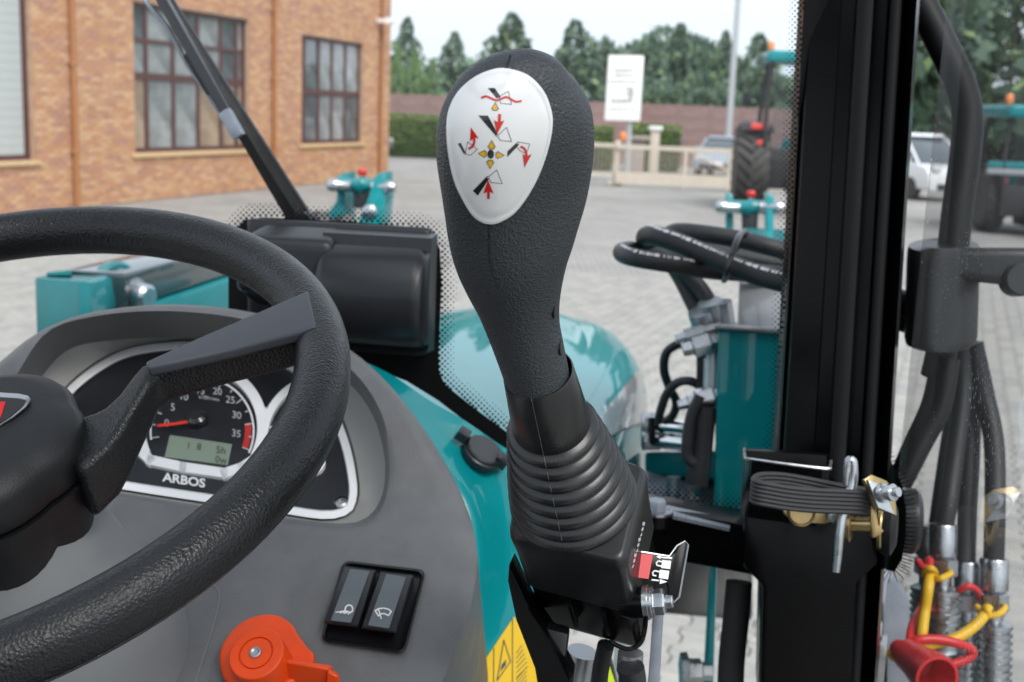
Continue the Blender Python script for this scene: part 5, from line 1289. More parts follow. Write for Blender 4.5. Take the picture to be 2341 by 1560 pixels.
for i, (x, y, z0, z1) in enumerate(bricks):
    c = rb.choices(range(5), (4, 3, 2, 3, 2))[0]; o = rb.uniform(-.003, .004)
    if i in ind:
        ob = bpy.data.objects.new('brick', bmeshes[c]); col.objects.link(ob); ob.parent = wl; ob.location = BP(x, z0, o) - LOC[wl.name]
    else:
        q.add([BP(x, z0, o), BP(y, z0, o), BP(y, z1, o), BP(x, z1, o), BP(x, z0, -.02), BP(y, z0, -.02), BP(y, z1, -.02), BP(x, z1, -.02)], [(0, 1, 2, 3), (0, 4, 5, 1), (1, 5, 6, 2), (2, 6, 7, 3), (3, 7, 4, 0)], c)
q.build('brickwork', bm_mats, wl, kind='stuff', recalc=False)
# windows
for wi, w_ in enumerate(wins):
    s0, s1, z0, z1 = w_['s0'], w_['s1'], w_['z0'], w_['z1']
    wt = .09
    mb = MB()
    for a, b, c, d in ((s0, s0 + wt, z0, z1), (s1 - wt, s1, z0, z1), (s0 + wt, s1 - wt, z0, z0 + wt), (s0 + wt, s1 - wt, z1 - wt, z1)):
        mb.hexa([BP(a, c, -.2), BP(b, c, -.2), BP(b, c, -.11), BP(a, c, -.11), BP(a, d, -.2), BP(b, d, -.2), BP(b, d, -.11), BP(a, d, -.11)])
    wo_ = mb.build('window', MAT['frame_brown'], bld)
    mb = MB(); mb.hexa([BP(s0 - .12, z0 - .09, -.2), BP(s1 + .12, z0 - .09, -.2), BP(s1 + .12, z0 - .09, .06), BP(s0 - .12, z0 - .09, .06), BP(s0 - .12, z0, -.2), BP(s1 + .12, z0, -.2), BP(s1 + .12, z0 - .015, .06), BP(s0 - .12, z0 - .015, .06)]); mb.build('sill', MAT['sill_stone'], wo_, bevel=.01)
    if w_.get('kind') == 'blind':
        n = int((z1 - z0 - .2) / .16)
        sl_ = MB(); sl_.hexa([BP(s0 + wt, 0, -.19), BP(s1 - wt, 0, -.19), BP(s1 - wt, 0, -.16), BP(s0 + wt, 0, -.16), BP(s0 + wt, .155, -.19), BP(s1 - wt, .155, -.19), BP(s1 - wt, .155, -.155), BP(s0 + wt, .155, -.155)])
        first = None
        for k in range(n):
            if first is None:
                first = sl_.build('shutter_slat', MAT['blind_grey'], wo_); zf = first.location.z - 0; first.location.z += z0 + wt; base_z = first.location.z; continue
            o = first.copy(); col.objects.link(o); o.location.z = base_z + k * .16
        continue
    cs = [s0 + wt] + w_['cols'] + [s1 - wt]; rs = [z0 + wt] + w_['rows'] + [z1 - wt]
    for c in w_['cols']:
        MB().hexa([BP(c - .05, z0 + wt, -.18), BP(c + .05, z0 + wt, -.18), BP(c + .05, z0 + wt, -.115), BP(c - .05, z0 + wt, -.115), BP(c - .05, z1 - wt, -.18), BP(c + .05, z1 - wt, -.18), BP(c + .05, z1 - wt, -.115), BP(c - .05, z1 - wt, -.115)]).build('mullion', MAT['frame_brown'], wo_)
    for ri, r in enumerate(w_['rows']):
        t = .07 if ri == 0 else .035
        for a, b in zip(cs[:-1], cs[1:]):
            MB().hexa([BP(a + .05, r - t, -.18), BP(b - .05, r - t, -.18), BP(b - .05, r - t, -.12), BP(a + .05, r - t, -.12), BP(a + .05, r + t, -.18), BP(b - .05, r + t, -.18), BP(b - .05, r + t, -.12), BP(a + .05, r + t, -.12)]).build('transom', MAT['frame_brown'], wo_)
    rp = random.Random(wi)
    for a, b in zip(cs[:-1], cs[1:]):
        for c, d in zip(rs[:-1], rs[1:]):
            if wi == 1: m = rp.choice(['pane_pale', 'pane_dark', 'pane_pale'] if c > rs[0] + .1 else ['pane_warm', 'pane_pale', 'pane_warm'])
            else: m = rp.choice(['pane_dark', 'pane_dark', 'pane_pale'] if c > rs[0] + .1 else ['pane_pale', 'pane_pale', 'pane_dark'])
            tl = rp.uniform(-.004, .004)
            MB().hexa([BP(a, c, -.17), BP(b, c, -.17 + tl), BP(b, c, -.155 + tl), BP(a, c, -.155), BP(a, d, -.17), BP(b, d, -.17 + tl), BP(b, d, -.155 + tl), BP(a, d, -.155)]).build('pane', MAT[m], wo_)
    MB().hexa([BP(s0, z0, -.36), BP(s1, z0, -.36), BP(s1, z0, -.34), BP(s0, z0, -.34), BP(s0, z1, -.36), BP(s1, z1, -.36), BP(s1, z1, -.34), BP(s0, z1, -.34)]).build('reveal_back', MAT['plastic_black'], wo_)
for u, lab in ((163, 'left'), (622, 'mid'), (866, 'right')):
    s = fs(u, 250); dpi = MB().tube([BP(s, 0.02, .075), BP(s, HB - .05, .075)], .055, 12)
    o = dpi.build('downpipe', MAT['downpipe'], bld)
    for z in (1, 2.6, 4.2): MB().lathe(BP(s, z, .06), UP, [(.075, 0), (.08, .01), (.08, .05), (.075, .06)], 12).build('pipe_clip', MAT['downpipe'], o)
scm = thing('security_camera', 'small white security camera high on the brick corner', 'camera', FA(858, 48))
pc = BP(fs(862, 48), FA(862, 48).z, 0)
MB().box(pc + fn_ * .2, fn_ * .2, fd * .06, UP * .06).build('arm', MAT['white_plastic'], scm, bevel=.02)
MB().tube([pc + fn_ * .35 + fd * .2, pc + fn_ * .45 - fd * .25], .09, 14).build('camera_body', MAT['white_plastic'], scm)

# --- trees -----------------------------------------------------------------
def crown_mesh(kind, seed):
    r = random.Random(seed); q = MB()
    n = {'conifer': 2600, 'broad': 3600, 'thuja': 1800, 'pine': 3200}[kind]
    bl = [(r.uniform(-.5, .5), r.uniform(-.5, .5), r.uniform(.2, .9), r.uniform(.22, .42)) for _ in range(16)]
    for _ in range(n):
        if kind == 'conifer':
            h = r.random() ** 1.35
            tier = .55 + .45 * abs(math.sin(h * 21 + seed)); R = (1 - h) ** .85 * tier * 1.3 + .025
            a = r.uniform(0, 2 * math.pi); lump = .75 + .35 * math.sin(a * 3 + seed + h * 11) + .2 * math.sin(a * 7 + h * 23)
            rr_2 = R * lump * math.sqrt(r.uniform(.25, 1)) * .5
            p = V((rr_2 * math.cos(a), rr_2 * math.sin(a), .06 + h * .94)); dirv = V((math.cos(a), math.sin(a), -.35 + r.uniform(-.3, .3)))
            s = r.uniform(.045, .095) * (1.1 - .65 * h)
        elif kind == 'thuja':
            h = r.random(); R = .5 * min(1, (1 - h) * 2.2) ** .6 * (.85 + .15 * math.sin(h * 20)); a = r.uniform(0, 2 * math.pi)
            rr_2 = R * math.sqrt(r.uniform(.55, 1)); p = V((rr_2 * math.cos(a), rr_2 * math.sin(a), h)); dirv = V((math.cos(a) * .4, math.sin(a) * .4, 1)); s = r.uniform(.04, .08)
        else:
            b = r.choice(bl); d = V((r.gauss(0, 1), r.gauss(0, 1), r.gauss(0, 1))).normalized() * b[3] * (r.uniform(.5, 1) ** .4)
            k = .75 + .3 * math.sin(b[2] * 3.1)
            p = V((b[0] * k + d.x * .8, b[1] * k + d.y * .8, .12 + b[2] * .75 + d.z * .6)); dirv = V((d.x, d.y, d.z + r.uniform(-.2, .2))); s = r.uniform(.04, .085)
        dirv.normalize(); sd2 = dirv.cross(V((r.uniform(-1, 1), r.uniform(-1, 1), r.uniform(-1, 1)))).normalized()
        s *= 1.0
        c = 0 if r.random() < .5 else (1 if r.random() < .75 else 2)
        q.add([p - sd2 * s * .45, p + dirv * s * .5 - sd2 * s * .5, p + dirv * s * 1.3, p + dirv * s * .4 + sd2 * s * .55], [(0, 1, 2, 3)], c)
    return q.mesh('crown', [MAT['leaf_dark'], MAT['leaf_mid'], MAT['leaf_light']] if kind != 'thuja' else [MAT['leaf_thuja'], MAT['leaf_mid'], MAT['leaf_thuja']], recalc=False, sharp=180)
CM = {k: [crown_mesh(k, s) for s in (1, 2)] for k in ('conifer', 'broad', 'thuja', 'pine')}
tq_ = MB().tube([V((0, 0, -.02)), V((.01, 0, .3)), V((-.01, .01, .65)), V((0, 0, .95))], lambda t: .022 * (1 - t * .85), 8)
for k in range(14):
    a = k * 2.4; h = .2 + k * .05; tq_.tube([V((0, 0, h)), V((math.cos(a) * .05, math.sin(a) * .05, h + .03)), V((math.cos(a) * .11, math.sin(a) * .11, h + .04))], lambda t: .007 * (1 - t * .8), 5)
TRM = tq_.mesh('trunk', MAT['bark'])
def tree(kind, u, vtop, dist, hwpx, lab, grp, name=None, seed=0, base=0.0):
    hor = C + rdir(u, 300) * dist; g = V((hor.x, hor.y, base))
    top_z = (C + rdir(u, vtop) * dist).z; h = top_z - base; wdt = 2 * hwpx / F * dist
    t = thing(name or {'conifer': 'conifer_tree', 'broad': 'broadleaf_tree', 'thuja': 'thuja_tree', 'pine': 'pine_tree'}[kind], lab, 'tree', g, grp)
    o = bpy.data.objects.new('crown', CM[kind][seed % 2]); col.objects.link(o); o.parent = t; o.scale = (wdt, wdt, h); o.rotation_euler.z = seed * 1.7
    o = bpy.data.objects.new('trunk', TRM); col.objects.link(o); o.parent = t; o.scale = (h * .8, h * .8, h * .95)
    return t
gC, gB, gT = 'conifers behind the yard wall', 'broad trees behind the yard wall', 'thuja columns behind the yard wall'
for i, (k, u, v, d, hw_, lab, g) in enumerate([
    ('conifer', 926, 42, 66, 62, 'tall conifer with slim tip closest to the brick building corner', gC), ('conifer', 1032, 75, 66, 66, 'conifer just left of the joystick knob', gC),
    ('conifer', 1160, 32, 68, 100, 'tallest wide conifer right behind the top of the knob', gC), ('conifer', 1305, 48, 66, 88, 'tall conifer just right of the joystick knob', gC),
    ('conifer', 1372, 92, 66, 52, 'short conifer between the knob and the white sign', gC), ('broad', 1450, 70, 72, 82, 'broad dark tree above the white sign', gB),
    ('broad', 1500, 60, 74, 84, 'broad dark tree right behind the white sign top', gB), ('conifer', 1540, 56, 68, 74, 'conifer between the white sign and the light pole', gC),
    ('broad', 1600, 105, 70, 84, 'lower broad tree left of the light pole', gB), ('conifer', 1645, 72, 68, 58, 'slim conifer just left of the light pole', gC),
    ('conifer', 1722, 78, 66, 84, 'conifer right of the light pole above the far tractor', gC), ('broad', 1250, 150, 72, 88, 'low broad tree behind the knob shoulder', gB),
    ('broad', 1100, 140, 72, 74, 'low broad tree filling the gap left of the knob', gB), ('broad', 1395, 140, 70, 76, 'low broad tree left of the white sign', gB),
    ('broad', 1690, 150, 64, 80, 'low broad tree behind the base of the light pole', gB), ('broad', 980, 150, 74, 70, 'low broad tree behind the thuja columns', gB), ('broad', 1790, 160, 64, 70, 'low broad tree behind the far tractor cab', gB),
    ('thuja', 905, 118, 60, 24, 'thuja column touching the brick corner', gT), ('thuja', 944, 122, 60, 24, 'thuja column second from the brick corner', gT), ('thuja', 985, 148, 60, 24, 'thuja column third from the brick corner', gT),
    ('broad', 1590, 190, 57, 62, 'bright green shrub showing over the yard wall', gB), ('broad', 1510, 175, 58, 46, 'pale green sapling over the wall right of the sign', gB),
    ('pine', 2300, -70, 48, 215, 'large loose pine towering at the right through the door glass', gB), ('broad', 2135, 205, 60, 74, 'low dark tree above the white van', gB), ('broad', 2225, 190, 62, 84, 'dark tree behind the bent mirror rail', gB),
    ('broad', 2330, 200, 52, 100, 'dark lower tree at the right edge under the pine', gB)]):
    tree(k, u, v, d, hw_ * (1.28 if k == 'conifer' else 1.08), lab, g, seed=i)

# --- yard wall, hedges, gate, sign, lamp pole -------------------------------
yw = thing('yard_wall', 'long brown concrete panel wall closing the yard before the trees', 'wall', V((6, 55, 0)))
wz = 2.66
pa_, pb_ = P(700, 240, 55), P(2600, 300, 52); pa_.z = 0; pb_.z = 0
n = 26; wd_ = (pb_ - pa_) / n; wdn = wd_.normalized(); wnn = wdn.cross(UP)
for i in range(n):
    a = pa_ + wd_ * i
    for r in range(5):
        z0, z1 = r * wz / 5 + .004, (r + 1) * wz / 5 - .008
        c = a + wd_ * .5 + UP * (z0 + z1) / 2
        if i == 0 and r == 0: pm = MB().box(V((0, 0, 0)), wd_ * .485, wnn * .03, UP * (z1 - z0) / 2).mesh('panel', MAT['wall_brown'], bevel=.012, bseg=1)
        o = bpy.data.objects.new('panel', pm); col.objects.link(o); o.parent = yw; o.location = c - LOC[yw.name]
    MB().box(a + UP * (wz + .06) / 2, wdn * .07, wnn * .07, UP * (wz + .06) / 2).build('wall_post', MAT['wall_brown'], yw)
def hedge(u0, u1, vt, dist, dep, lab):
    a, b = P(u0, 300, dist), P(u1, 300, dist); a.z = b.z = 0
    hh = (C + rdir((u0 + u1) / 2, vt) * dist).z
    t = thing('hedge', lab, 'hedge', (a + b) / 2, 'clipped hedges before the yard wall'); L_ = (b - a); q = MB(); r = random.Random(int(u0))
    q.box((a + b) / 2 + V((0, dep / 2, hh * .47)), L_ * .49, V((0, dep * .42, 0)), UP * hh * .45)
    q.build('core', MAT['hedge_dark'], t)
    q = MB()
    for _ in range(int(L_.length * 900)):
        s = r.random(); z = r.random() ** .7 * hh; y = r.choice([r.uniform(-.1, .08), r.uniform(0, dep)])
        if y > .1: z = hh + r.uniform(-.08, .07)
        p = a + L_ * s + V((0, y, z)); dv2 = V((r.gauss(0, 1), r.gauss(0, 1) - .5, r.gauss(0, 1) + .4)).normalized(); x = dv2.cross(V((r.random(), r.random(), r.random()))).normalized(); k = r.uniform(.05, .1)
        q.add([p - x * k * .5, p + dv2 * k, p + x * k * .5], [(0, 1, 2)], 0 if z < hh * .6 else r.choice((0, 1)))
    q.build('leaves', [MAT['hedge_leaf'], MAT['hedge_leaf2']], t, kind='stuff', recalc=False)
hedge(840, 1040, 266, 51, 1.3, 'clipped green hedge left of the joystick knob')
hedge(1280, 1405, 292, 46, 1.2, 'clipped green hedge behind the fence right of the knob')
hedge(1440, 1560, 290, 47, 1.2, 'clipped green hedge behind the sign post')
# fence and sliding gate
def vert(u, v, dist): p = G(u, v); return p
gl_, gr2 = G(1240, 418), G(1900, 447)
gdir = (gr2 - gl_).normalized(); gn = gdir.cross(UP)
def GA(u, v): return ray_plane(u, v, gl_, gn)
gt_s = lambda u: (GA(u, 380) - gl_).dot(gdir)
def GS(s, z, o=0): return gl_ + gdir * s + UP * z + gn * o
fe = thing('yard_fence', 'cream metal bar fence right of the joystick knob', 'fence', GS(gt_s(1340), 0))
ga = thing('sliding_gate', 'cream sliding gate of thin bars in front of the parked grey car', 'gate', GS(gt_s(1560), 0))
def rail_(t, s0, s1, z, h, o=0, nm='rail', th=.04): return MB().box(GS((s0 + s1) / 2, z, o), gdir * (s1 - s0) / 2, gn * th, UP * h / 2).build(nm, MAT['gate_cream'], t)
sA, sB, sC, sD = gt_s(1260), gt_s(1408), gt_s(1668), gt_s(1830)
ztop = GA(1380, 332).z
rail_(fe, sA, sB, ztop, .12); rail_(fe, sA, sB, .32, .10)
rail_(ga, sB, sD, ztop - .02, .13, .12); rail_(ga, sB, sD, .26, .34, .12, th=.06)
bmsh = MB().tube([V((0, 0, 0)), V((0, 0, ztop - .4))], .013, 6).mesh('bar', MAT['gate_cream'])
def bars(t, s0, s1, o):
    k = int((s1 - s0) / .118)
    for i in range(k):
        b = bpy.data.objects.new('bar', bmsh); col.objects.link(b); b.parent = t; b.location = GS(s0 + (i + .5) * .118, .36, o) - LOC[t.name]
bars(fe, sA, sB, 0); bars(ga, sB + .05, sD, .12)
for u in (1566, 1668, 1760):
    MB().box(GS(gt_s(u), ztop / 2 + .02, .12), gdir * .05, gn * .05, UP * (ztop / 2 + .02)).build('stile', MAT['gate_cream'], ga)
MB().tube([GS(gt_s(1570), ztop - .05, .12), GS(gt_s(1690), .45, .12)], .035, 8).build('brace', MAT['gate_cream'], ga)
for u in (1310, 1410): MB().box(GS(gt_s(u), .68, .0), gdir * .08, gn * .08, UP * .68).build('fence_post', MAT['gate_cream'], fe, bevel=.015)
MB().box(GS(gt_s(1407), .07, -.25), gdir * .22, gn * .3, UP * .07).build('post_foot', MAT['gate_cream'], fe, bevel=.04)
def pil(u, vt, vb, hw_, m, lab, capm=None):
    g = G(u, vb); d_ = proj(g)[2]; h = (C + rdir(u, vt) * d_).z
    t = thing('gate_pillar', lab, 'pillar', V((g.x, g.y, 0))); w2 = hw_ / F * d_
    MB().box(V((g.x, g.y, h / 2)), V((w2, 0, 0)), V((0, w2, 0)), V((0, 0, h / 2))).build('shaft', MAT[m], t, bevel=.03)
    if capm: MB().box(V((g.x, g.y, h + .05)), V((w2 * 1.5, 0, 0)), V((0, w2 * 1.5, 0)), V((0, 0, .07))).build('cap', MAT[capm], t, bevel=.03)
pil(1446, 318, 405, 21, 'pillar_grey', 'squat grey stone pillar at the foot of the white sign', 'pillar_grey')
pil(1492, 296, 400, 10, 'gate_cream', 'slim cream gate pillar with pale cap right of the sign', 'white_plastic')
bl_ = thing('warning_lamp', 'small orange warning lamp on the gate post beside the sign', 'lamp', GS(gt_s(1424), 1.36, 0))
MB().lathe(GS(gt_s(1421), 1.36, 0), UP, [(.06, 0), (.09, .03), (.10, .12), (.08, .22), (.03, .27)], 16).build('dome', MAT['lamp_amber'], bl_)
sg = thing('notice_board', 'white notice board with rows of black lettering on a single post', 'sign', V((0, 0, 0)))
ds = 38.0
c4 = [P(1392, 126, ds), P(1472, 128, ds), P(1463, 277, ds), P(1382, 275, ds)]
sg.location = V((c4[2].x, c4[2].y, 0)); LOC[sg.name] = V(sg.location)
bkv = V((0, .06, 0))
MB().prism(c4, bkv).build('board', MAT['sign_white'], sg, bevel=.01)
mb = MB()
SGp = lambda u, v: ray_plane(u, v, c4[0] - bkv.normalized() * .006, ((c4[1] - c4[0]).cross(c4[3] - c4[0])).normalized())
for s, v, h in (('Thalhammer', 141, 11), ('CENTRUM', 160, 15), ('SERWIS', 174, 15), ('SPRZEDAZ', 187, 15), ('CZYNNE', 204, 9), ('poniedzialek - piatek', 214, 6.5), ('8.00 - 16.00', 231, 15), ('tel. 24 h   www', 250, 8)):
    pass
# lettering is a blur in the photograph: short rows of strokes of its height and spacing
rl_ = random.Random(5); ST = []
for v, h, wrow in ((141, 5, 60), (161, 8, 44), (173, 8, 40), (187, 7, 62), (203, 4, 30), (215, 4, 54), (231, 10, 46), (250, 4, 60)):
    u = 1428 - (v - 140) * .07 - wrow / 2; e = u + wrow
    while u < e:
        wl_ = rl_.uniform(2.5, 4.5); ST += [[(u, v - h / 2), (u + wl_ * .45, v - h / 2), (u + wl_ * .45, v + h / 2), (u, v + h / 2)], [(u + wl_ * .45, v - h / 2 + rl_.uniform(0, h * .6)), (u + wl_, v - h / 2 + rl_.uniform(0, h * .6)), (u + wl_, v + h / 2 - rl_.uniform(0, h * .3)), (u + wl_ * .45, v + h / 2)]]; u += wl_ + rl_.choice((1.2, 1.4, 2.4))
mark(ST, SGp).build('lettering', MAT['sign_grey'], sg)
MB().tube([V((P(1440, 270, ds + .1).x, P(1440, 270, ds + .1).y + .07, 0)), V((P(1440, 270, ds + .1).x, P(1440, 270, ds + .1).y + .07, P(1440, 200, ds).z))], .09, 12).build('post', MAT['pole_grey'], sg)
lp_ = thing('lamp_pole', 'tall slim grey pole rising above the parked grey car', 'pole', V((P(1666, 300, 50).x, P(1666, 300, 50).y, 0)))
q0 = LOC[lp_.name]; MB().tube([q0, q0 + UP * 4, q0 + UP * 9.5], lambda t: .15 - .05 * t, 14).build('mast', MAT['pole_grey'], lp_)

# --- vehicles -----------------------------------------------------------------
def veh(name, lab, cat, g, head, L, Wd, side, cabin, body_m, wheel_r, wb, grp=None):
    t = thing(name, lab, cat, g, grp); fx = V((head[0], head[1], 0)).normalized(); sx = V((fx.y, -fx.x, 0))
    Q = lambda x, y, z: g + fx * x + sx * y + UP * z
    def shell(pts, w0, w1, zref): return [[Q(x, (w0 + (w1 - w0) * max(0, min(1, (z - zref[0]) / (zref[1] - zref[0])))) * s, z) for x, z in pts] for s in (-1, -.86, .86, 1)]
    lps = []
    for s, sh in ((-1, .93), (-.92, 1), (.92, 1), (1, .93)):
        cx = sum(p[0] for p in side) / len(side); cz_ = sum(p[1] for p in side) / len(side)
        lps.append([Q(cx + (x - cx) * (1 if sh == 1 else .97), Wd / 2 * s, cz_ + (z - cz_) * (1 if sh == 1 else .9)) for x, z in side])
    MB().loft(lps).build('body', MAT[body_m], t, bevel=.03, bseg=2)
    zc0, zc1 = min(z for x, z in cabin), max(z for x, z in cabin)
    gl2 = []
    for s in (-1, 1): gl2.append([Q(x, s * Wd / 2 * (.93 - .16 * (z - zc0) / (zc1 - zc0)), z) for x, z in cabin])
    MB().loft(gl2).build('windows', MAT['car_glass'], t, bevel=.02)
    rt = [(x, z) for x, z in cabin if z > zc0 + .8 * (zc1 - zc0)]
    x0, x1 = min(x for x, z in rt) - .03, max(x for x, z in rt) + .03
    MB().hexa([Q(x0, -Wd * .385, zc1 - .06), Q(x1, -Wd * .385, zc1 - .06), Q(x1, Wd * .385, zc1 - .06), Q(x0, Wd * .385, zc1 - .06), Q(x0 + .05, -Wd * .34, zc1 + .035), Q(x1 - .08, -Wd * .34, zc1 + .03), Q(x1 - .08, Wd * .34, zc1 + .03), Q(x0 + .05, Wd * .34, zc1 + .035)]).build('roof', MAT[body_m], t, bevel=.03, bseg=2)
    cf_ = sorted(cabin)
    for s in (-1, 1):                                 # pillars
        for (xa, za), (xb, zb_) in ((cf_[-1], max(rt)), (cf_[0], min(rt)), ((.0, zc0), (-.05, zc1 - .03))):
            ya, yb = s * Wd / 2 * .935, s * Wd / 2 * .775
            MB().tube([Q(xa, ya, za), Q(xb, yb, zb_)], .045, 8).build('pillar', MAT[body_m], t)
        for x in (wb / 2, -wb / 2):
            wq = MB().lathe(Q(x, s * (Wd / 2 - .2), wheel_r), sx * s, [(wheel_r * .6, 0), (wheel_r * .97, .01), (wheel_r, .05), (wheel_r, .17), (wheel_r * .95, .21), (wheel_r * .68, .215)], 28).build('wheel', MAT['tyre'], t)
            MB().lathe(Q(x, s * (Wd / 2 - .2), wheel_r), sx * s, [(wheel_r * .68, .18), (wheel_r * .66, .2), (wheel_r * .2, .19), (.02, .2)], 20).build('rim', MAT['pole_grey'], wq)
        fxm = max(x for x, z in side)
        MB().box(Q(fxm - .12, s * Wd * .37, .72 if Wd < 1.85 else .95), fx * .1, sx * Wd * .085, UP * .075).build('headlight', MAT['lamp_clear'], t, bevel=.03)
        MB().box(Q(min(x for x, z in side) + .03, s * Wd * .42, .9), fx * .05, sx * .07, UP * .12).build('tail_light', MAT['lamp_red'], t, bevel=.02)
        MB().box(Q(cf_[-1][0] - .35, s * (Wd / 2 + .07), zc0 + .12), fx * .05, sx * .09, UP * .07).build('mirror', MAT[body_m], t, bevel=.025)
    MB().box(Q(fxm - .03, 0, .42), fx * .05, sx * Wd * .36, UP * .09).build('grille', MAT['plastic_black'], t, bevel=.02)
    MB().box(Q(fxm + .015, 0, .56), fx * .02, sx * .26, UP * .055).build('number_plate', MAT['white_plastic'], t, bevel=.01)
    return t
hatch_side = [(-2.0, .28), (-2.05, .6), (-1.98, .95), (1.0, .95), (1.75, .8), (2.0, .62), (2.03, .3)]
hatch_cab = [(-1.95, .93), (-1.72, 1.38), (-1.2, 1.47), (.1, 1.47), (.45, 1.40), (1.15, .93)]
g = G(1650, 408); veh('parked_car', 'blue-grey hatchback parked behind the sliding gate', 'car', V((g.x + .3, g.y + 1.2, 0)), (-.35, -1), 4.0, 1.72, hatch_side, hatch_cab, 'car_bluegrey', .31, 2.5, 'cars parked in the yard')
g = G(893, 356); veh('parked_car', 'dark car just showing past the brick building corner', 'car', V((g.x - .75, g.y + .6, 0)), (.1, -1), 4.0, 1.72, hatch_side, hatch_cab, 'car_dark', .31, 2.5, 'cars parked in the yard')
van_side = [(-2.4, .32), (-2.45, 1.1), (1.5, 1.1), (2.15, 1.0), (2.35, .75), (2.4, .32)]
van_cab = [(-2.44, 1.05), (-2.38, 1.75), (-2.2, 1.9), (.55, 1.9), (.95, 1.78), (1.75, 1.05)]
g = G(2118, 458); veh('delivery_van', 'white van seen through the door glass below the trees', 'van', V((g.x - .25, g.y + 1.8, 0)), (.42, -1), 4.8, 1.9, van_side, van_cab, 'car_white', .34, 3.0)

def tyre_mb(c, axis, R, wd, n=22, s=1):
    axis = V(axis).normalized(); q = MB()
    q.lathe(c - axis * wd / 2, axis, [(R * .58, .02), (R * .7, 0), (R * .86, .02), (R * .9, wd * .12), (R * .905, wd * .5), (R * .9, wd * .88), (R * .86, wd - .02), (R * .7, wd), (R * .58, wd - .02)], 44)
    a = UP.cross(axis).normalized(); b = axis.cross(a)
    for k in range(n):
        for side in (-1, 1):
            pts = []
            for t in (0, .5, 1):
                an_ = 2 * math.pi * (k + (.5 if side > 0 else 0)) / n + t * .34 * s
                rr_3 = R * (1.0 - .05 * t * t)
                pts.append((c + axis * side * wd * (.03 + .47 * t), a * math.cos(an_) + b * math.sin(an_), rr_3))
            for (p, d, r1), (p2, d2, r2_) in zip(pts[:-1], pts[1:]):
                tg = d.cross(axis); tg2 = d2.cross(axis); h = .028 * R / .9
                q.add([p + d * R * .88 - tg * h, p + d * R * .88 + tg * h, p + d * r1 + tg * h * .8, p + d * r1 - tg * h * .8, p2 + d2 * R * .84 - tg2 * h, p2 + d2 * R * .84 + tg2 * h, p2 + d2 * r2_ + tg2 * h * .8, p2 + d2 * r2_ - tg2 * h * .8],
                      [(0, 1, 2, 3), (4, 7, 6, 5), (0, 4, 5, 1), (1, 5, 6, 2), (2, 6, 7, 3), (3, 7, 4, 0)])
    return q
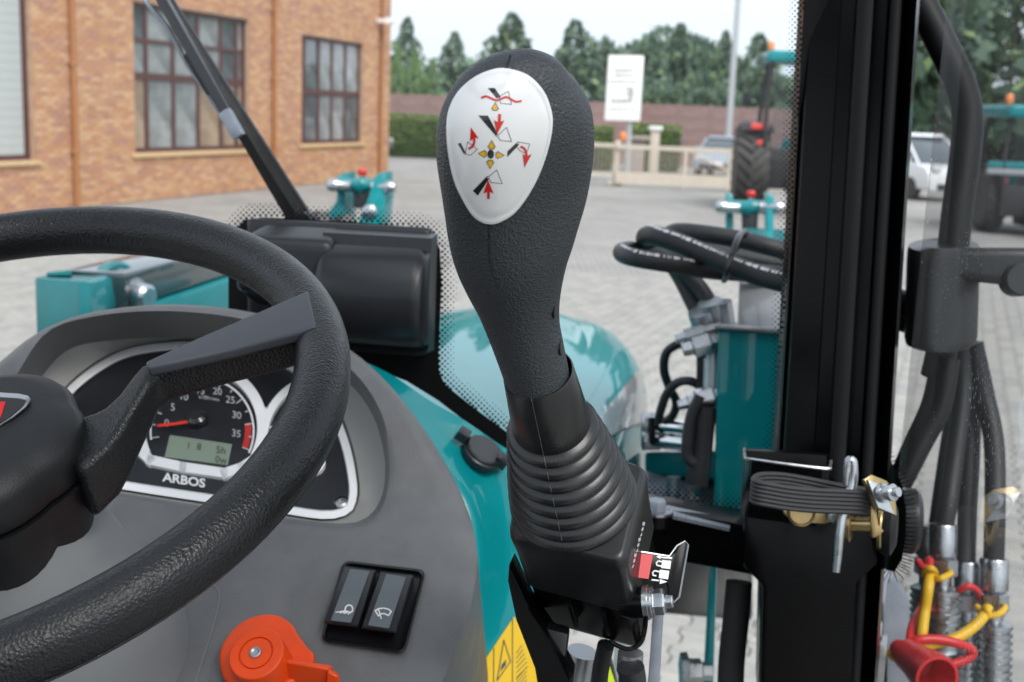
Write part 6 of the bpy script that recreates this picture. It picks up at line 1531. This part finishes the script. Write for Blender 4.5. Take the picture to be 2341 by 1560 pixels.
def farm_tractor(lab, g, head, R, wd, track, hroof, cabw, body='teal_paint', name='farm_tractor'):
    t = thing(name, lab, 'tractor', g, 'teal tractors standing in the yard'); fx = V((head[0], head[1], 0)).normalized(); sx = V((fx.y, -fx.x, 0))
    Q = lambda x, y, z: g + fx * x + sx * y + UP * z
    for s in (-1, 1):
        o = tyre_mb(Q(0, s * track / 2, R), sx * s, R, wd).build('rear_wheel', MAT['tyre'], t, sharp=40)
        MB().lathe(Q(0, s * track / 2, R), sx * s, [(R * .6, -wd * .45), (R * .6, wd * .4), (R * .52, wd * .42), (R * .45, wd * .1), (R * .2, wd * .05), (.02, wd * .1)], 28).build('rim', MAT['rim_cream'], o)
        r2_ = R * .68
        o = tyre_mb(Q(2.3 * R / .9, s * track * .45, r2_), sx * s, r2_, wd * .75, 18).build('front_wheel', MAT['tyre'], t, sharp=40)
        MB().lathe(Q(2.3 * R / .9, s * track * .45, r2_), sx * s, [(r2_ * .6, -wd * .3), (r2_ * .6, wd * .3), (r2_ * .4, wd * .1), (.02, wd * .1)], 20).build('rim', MAT['rim_cream'], o)
        lps = []                                       # mudguard arch
        for k in range(9):
            a = rad(25 + k * 12.5); d = fx * math.cos(a) + UP * math.sin(a); c = Q(0, s * (track / 2 - wd * .08), R)
            lps.append([c + d * R * 1.06 - sx * s * wd * .5, c + d * R * 1.08 + sx * s * wd * .42, c + d * R * 1.03 + sx * s * wd * .5, c + d * R * 1.02 - sx * s * wd * .5])
        fe_ = MB().loft(lps).build('mudguard', MAT['plastic_black'], t, bevel=.02)
        MB().box(Q(-R * .62, s * track * .46, R * 1.98), fx * .05, sx * .2, UP * .07).build('tail_light', MAT['lamp_red'], fe_, bevel=.03)
        MB().box(Q(-R * .95, s * track * .46, R * 1.62), fx * .03, sx * .06, UP * .05).build('reflector', MAT['lamp_red'], fe_, bevel=.01)
        for x in (-.75, .75):
            MB().tube([Q(x, s * cabw / 2 * (1 if x > 0 else .96), R * 1.05), Q(x * .95, s * cabw / 2 * 1.02, (hroof + R) / 2), Q(x * .88, s * cabw / 2 * .93, hroof - .1)], .05, 8).build('cab_post', MAT['plastic_black'], t)
        MB().add([Q(-.74, s * cabw * .475, R * 1.05), Q(.74, s * cabw * .475, R * 1.05), Q(.66, s * cabw * .455, hroof - .1), Q(-.66, s * cabw * .455, hroof - .1)], [(0, 1, 2, 3)]).build('side_window', MAT['cab_pane'], t)
        MB().tube([Q(.7, s * cabw * .5, hroof - .35), Q(.75, s * (cabw * .5 + .35), hroof - .4), Q(.75, s * (cabw * .5 + .38), hroof - .7)], .02, 6).build('mirror_arm', MAT['plastic_black'], t)
        MB().box(Q(.75, s * (cabw * .5 + .38), hroof - .95), fx * .04, sx * .1, UP * .18).build('mirror', MAT['plastic_black'], t, bevel=.03)
        MB().lathe(Q(-.8, s * cabw * .42, hroof - .02), -fx, [(.07, 0), (.09, .03), (.09, .08), (.02, .09)], 14).build('work_lamp', MAT['lamp_clear'], t)
        MB().tube([Q(-.5, s * .28, R * .55), Q(-1.2, s * .36, R * .42), Q(-1.55, s * .4, R * .4)], .045, 8).build('lift_arm', MAT['plastic_black'], t)
        MB().tube([Q(-.6, s * .3, R * 1.1), Q(-1.2, s * .36, R * .46)], .03, 8).build('lift_rod', MAT['zinc_dull'], t)
    MB().box(Q(0, 0, hroof + .02), fx * .95, sx * cabw * .55, UP * .13).build('cab_roof', MAT[body], t, bevel=.08, bseg=3)
    MB().add([Q(-.73, -cabw * .44, R * 1.3), Q(-.73, cabw * .44, R * 1.3), Q(-.66, cabw * .42, hroof - .1), Q(-.66, -cabw * .42, hroof - .1)], [(0, 1, 2, 3)]).build('rear_window', MAT['cab_pane'], t)
    MB().hexa([Q(-.75, -cabw * .5, R * .55), Q(.8, -cabw * .5, R * .55), Q(.8, cabw * .5, R * .55), Q(-.75, cabw * .5, R * .55), Q(-.74, -cabw * .52, R * 1.5), Q(.76, -cabw * .52, R * 1.3), Q(.76, cabw * .52, R * 1.3), Q(-.74, cabw * .52, R * 1.5)]).build('cab_base', MAT['plastic_black'], t, bevel=.04)
    MB().hexa([Q(.8, -.38, R * .75), Q(2.9, -.34, R * .75), Q(2.9, .34, R * .75), Q(.8, .38, R * .75), Q(.8, -.36, R * 1.7), Q(2.8, -.28, R * 1.5), Q(2.8, .28, R * 1.5), Q(.8, .36, R * 1.7)]).build('bonnet', MAT[body], t, bevel=.08, bseg=3)
    MB().box(Q(-.35, 0, R * .75), fx * .5, sx * .3, UP * .33).build('rear_axle', MAT['plastic_black'], t, bevel=.05)
    MB().box(Q(-.9, 0, R * .62), fx * .12, sx * .12, UP * .2).build('drawbar', MAT['zinc_dull'], t, bevel=.03)
    MB().tube([Q(0, -track / 2, R), Q(0, track / 2, R)], .12, 12).build('axle_tube', MAT['plastic_black'], t)
    MB().box(Q(.1, 0, R * 1.35), fx * .22, sx * .24, UP * .3).build('seat', MAT['plastic_black'], t, bevel=.06)
    MB().lathe(Q(-.6, -cabw * .5, hroof + .12), UP, [(.05, 0), (.06, .06), (.075, .07), (.075, .2), (.05, .24), (.02, .25)], 14).build('beacon', MAT['lamp_amber'], t)
    return t, Q
d2 = 29.0
g = P(1822, 470, d2); g.z = 0
farm_tractor('big teal tractor with red tail lights parked left of the cab post', g, (.10, 1), 1.0, .78, 2.35, 3.55, 1.9)
g = P(2352, 500, 25.5); g.z = 0
t3, Q3 = farm_tractor('teal tractor with orange beacon at the right edge through the door glass', g, (.05, 1), .68, .42, 1.75, 2.48, 1.75)
MB().box(Q3(-.82, 0, 1.28), tf * .05, tr * 1.22, UP * .06).build('light_bar', MAT['zinc_dull'], t3, bevel=.02)
MB().box(Q3(-.80, 0, 1.42), tf * .05, tr * 1.2, UP * .07).build('rear_bar', MAT['teal_cast'], t3, bevel=.02)
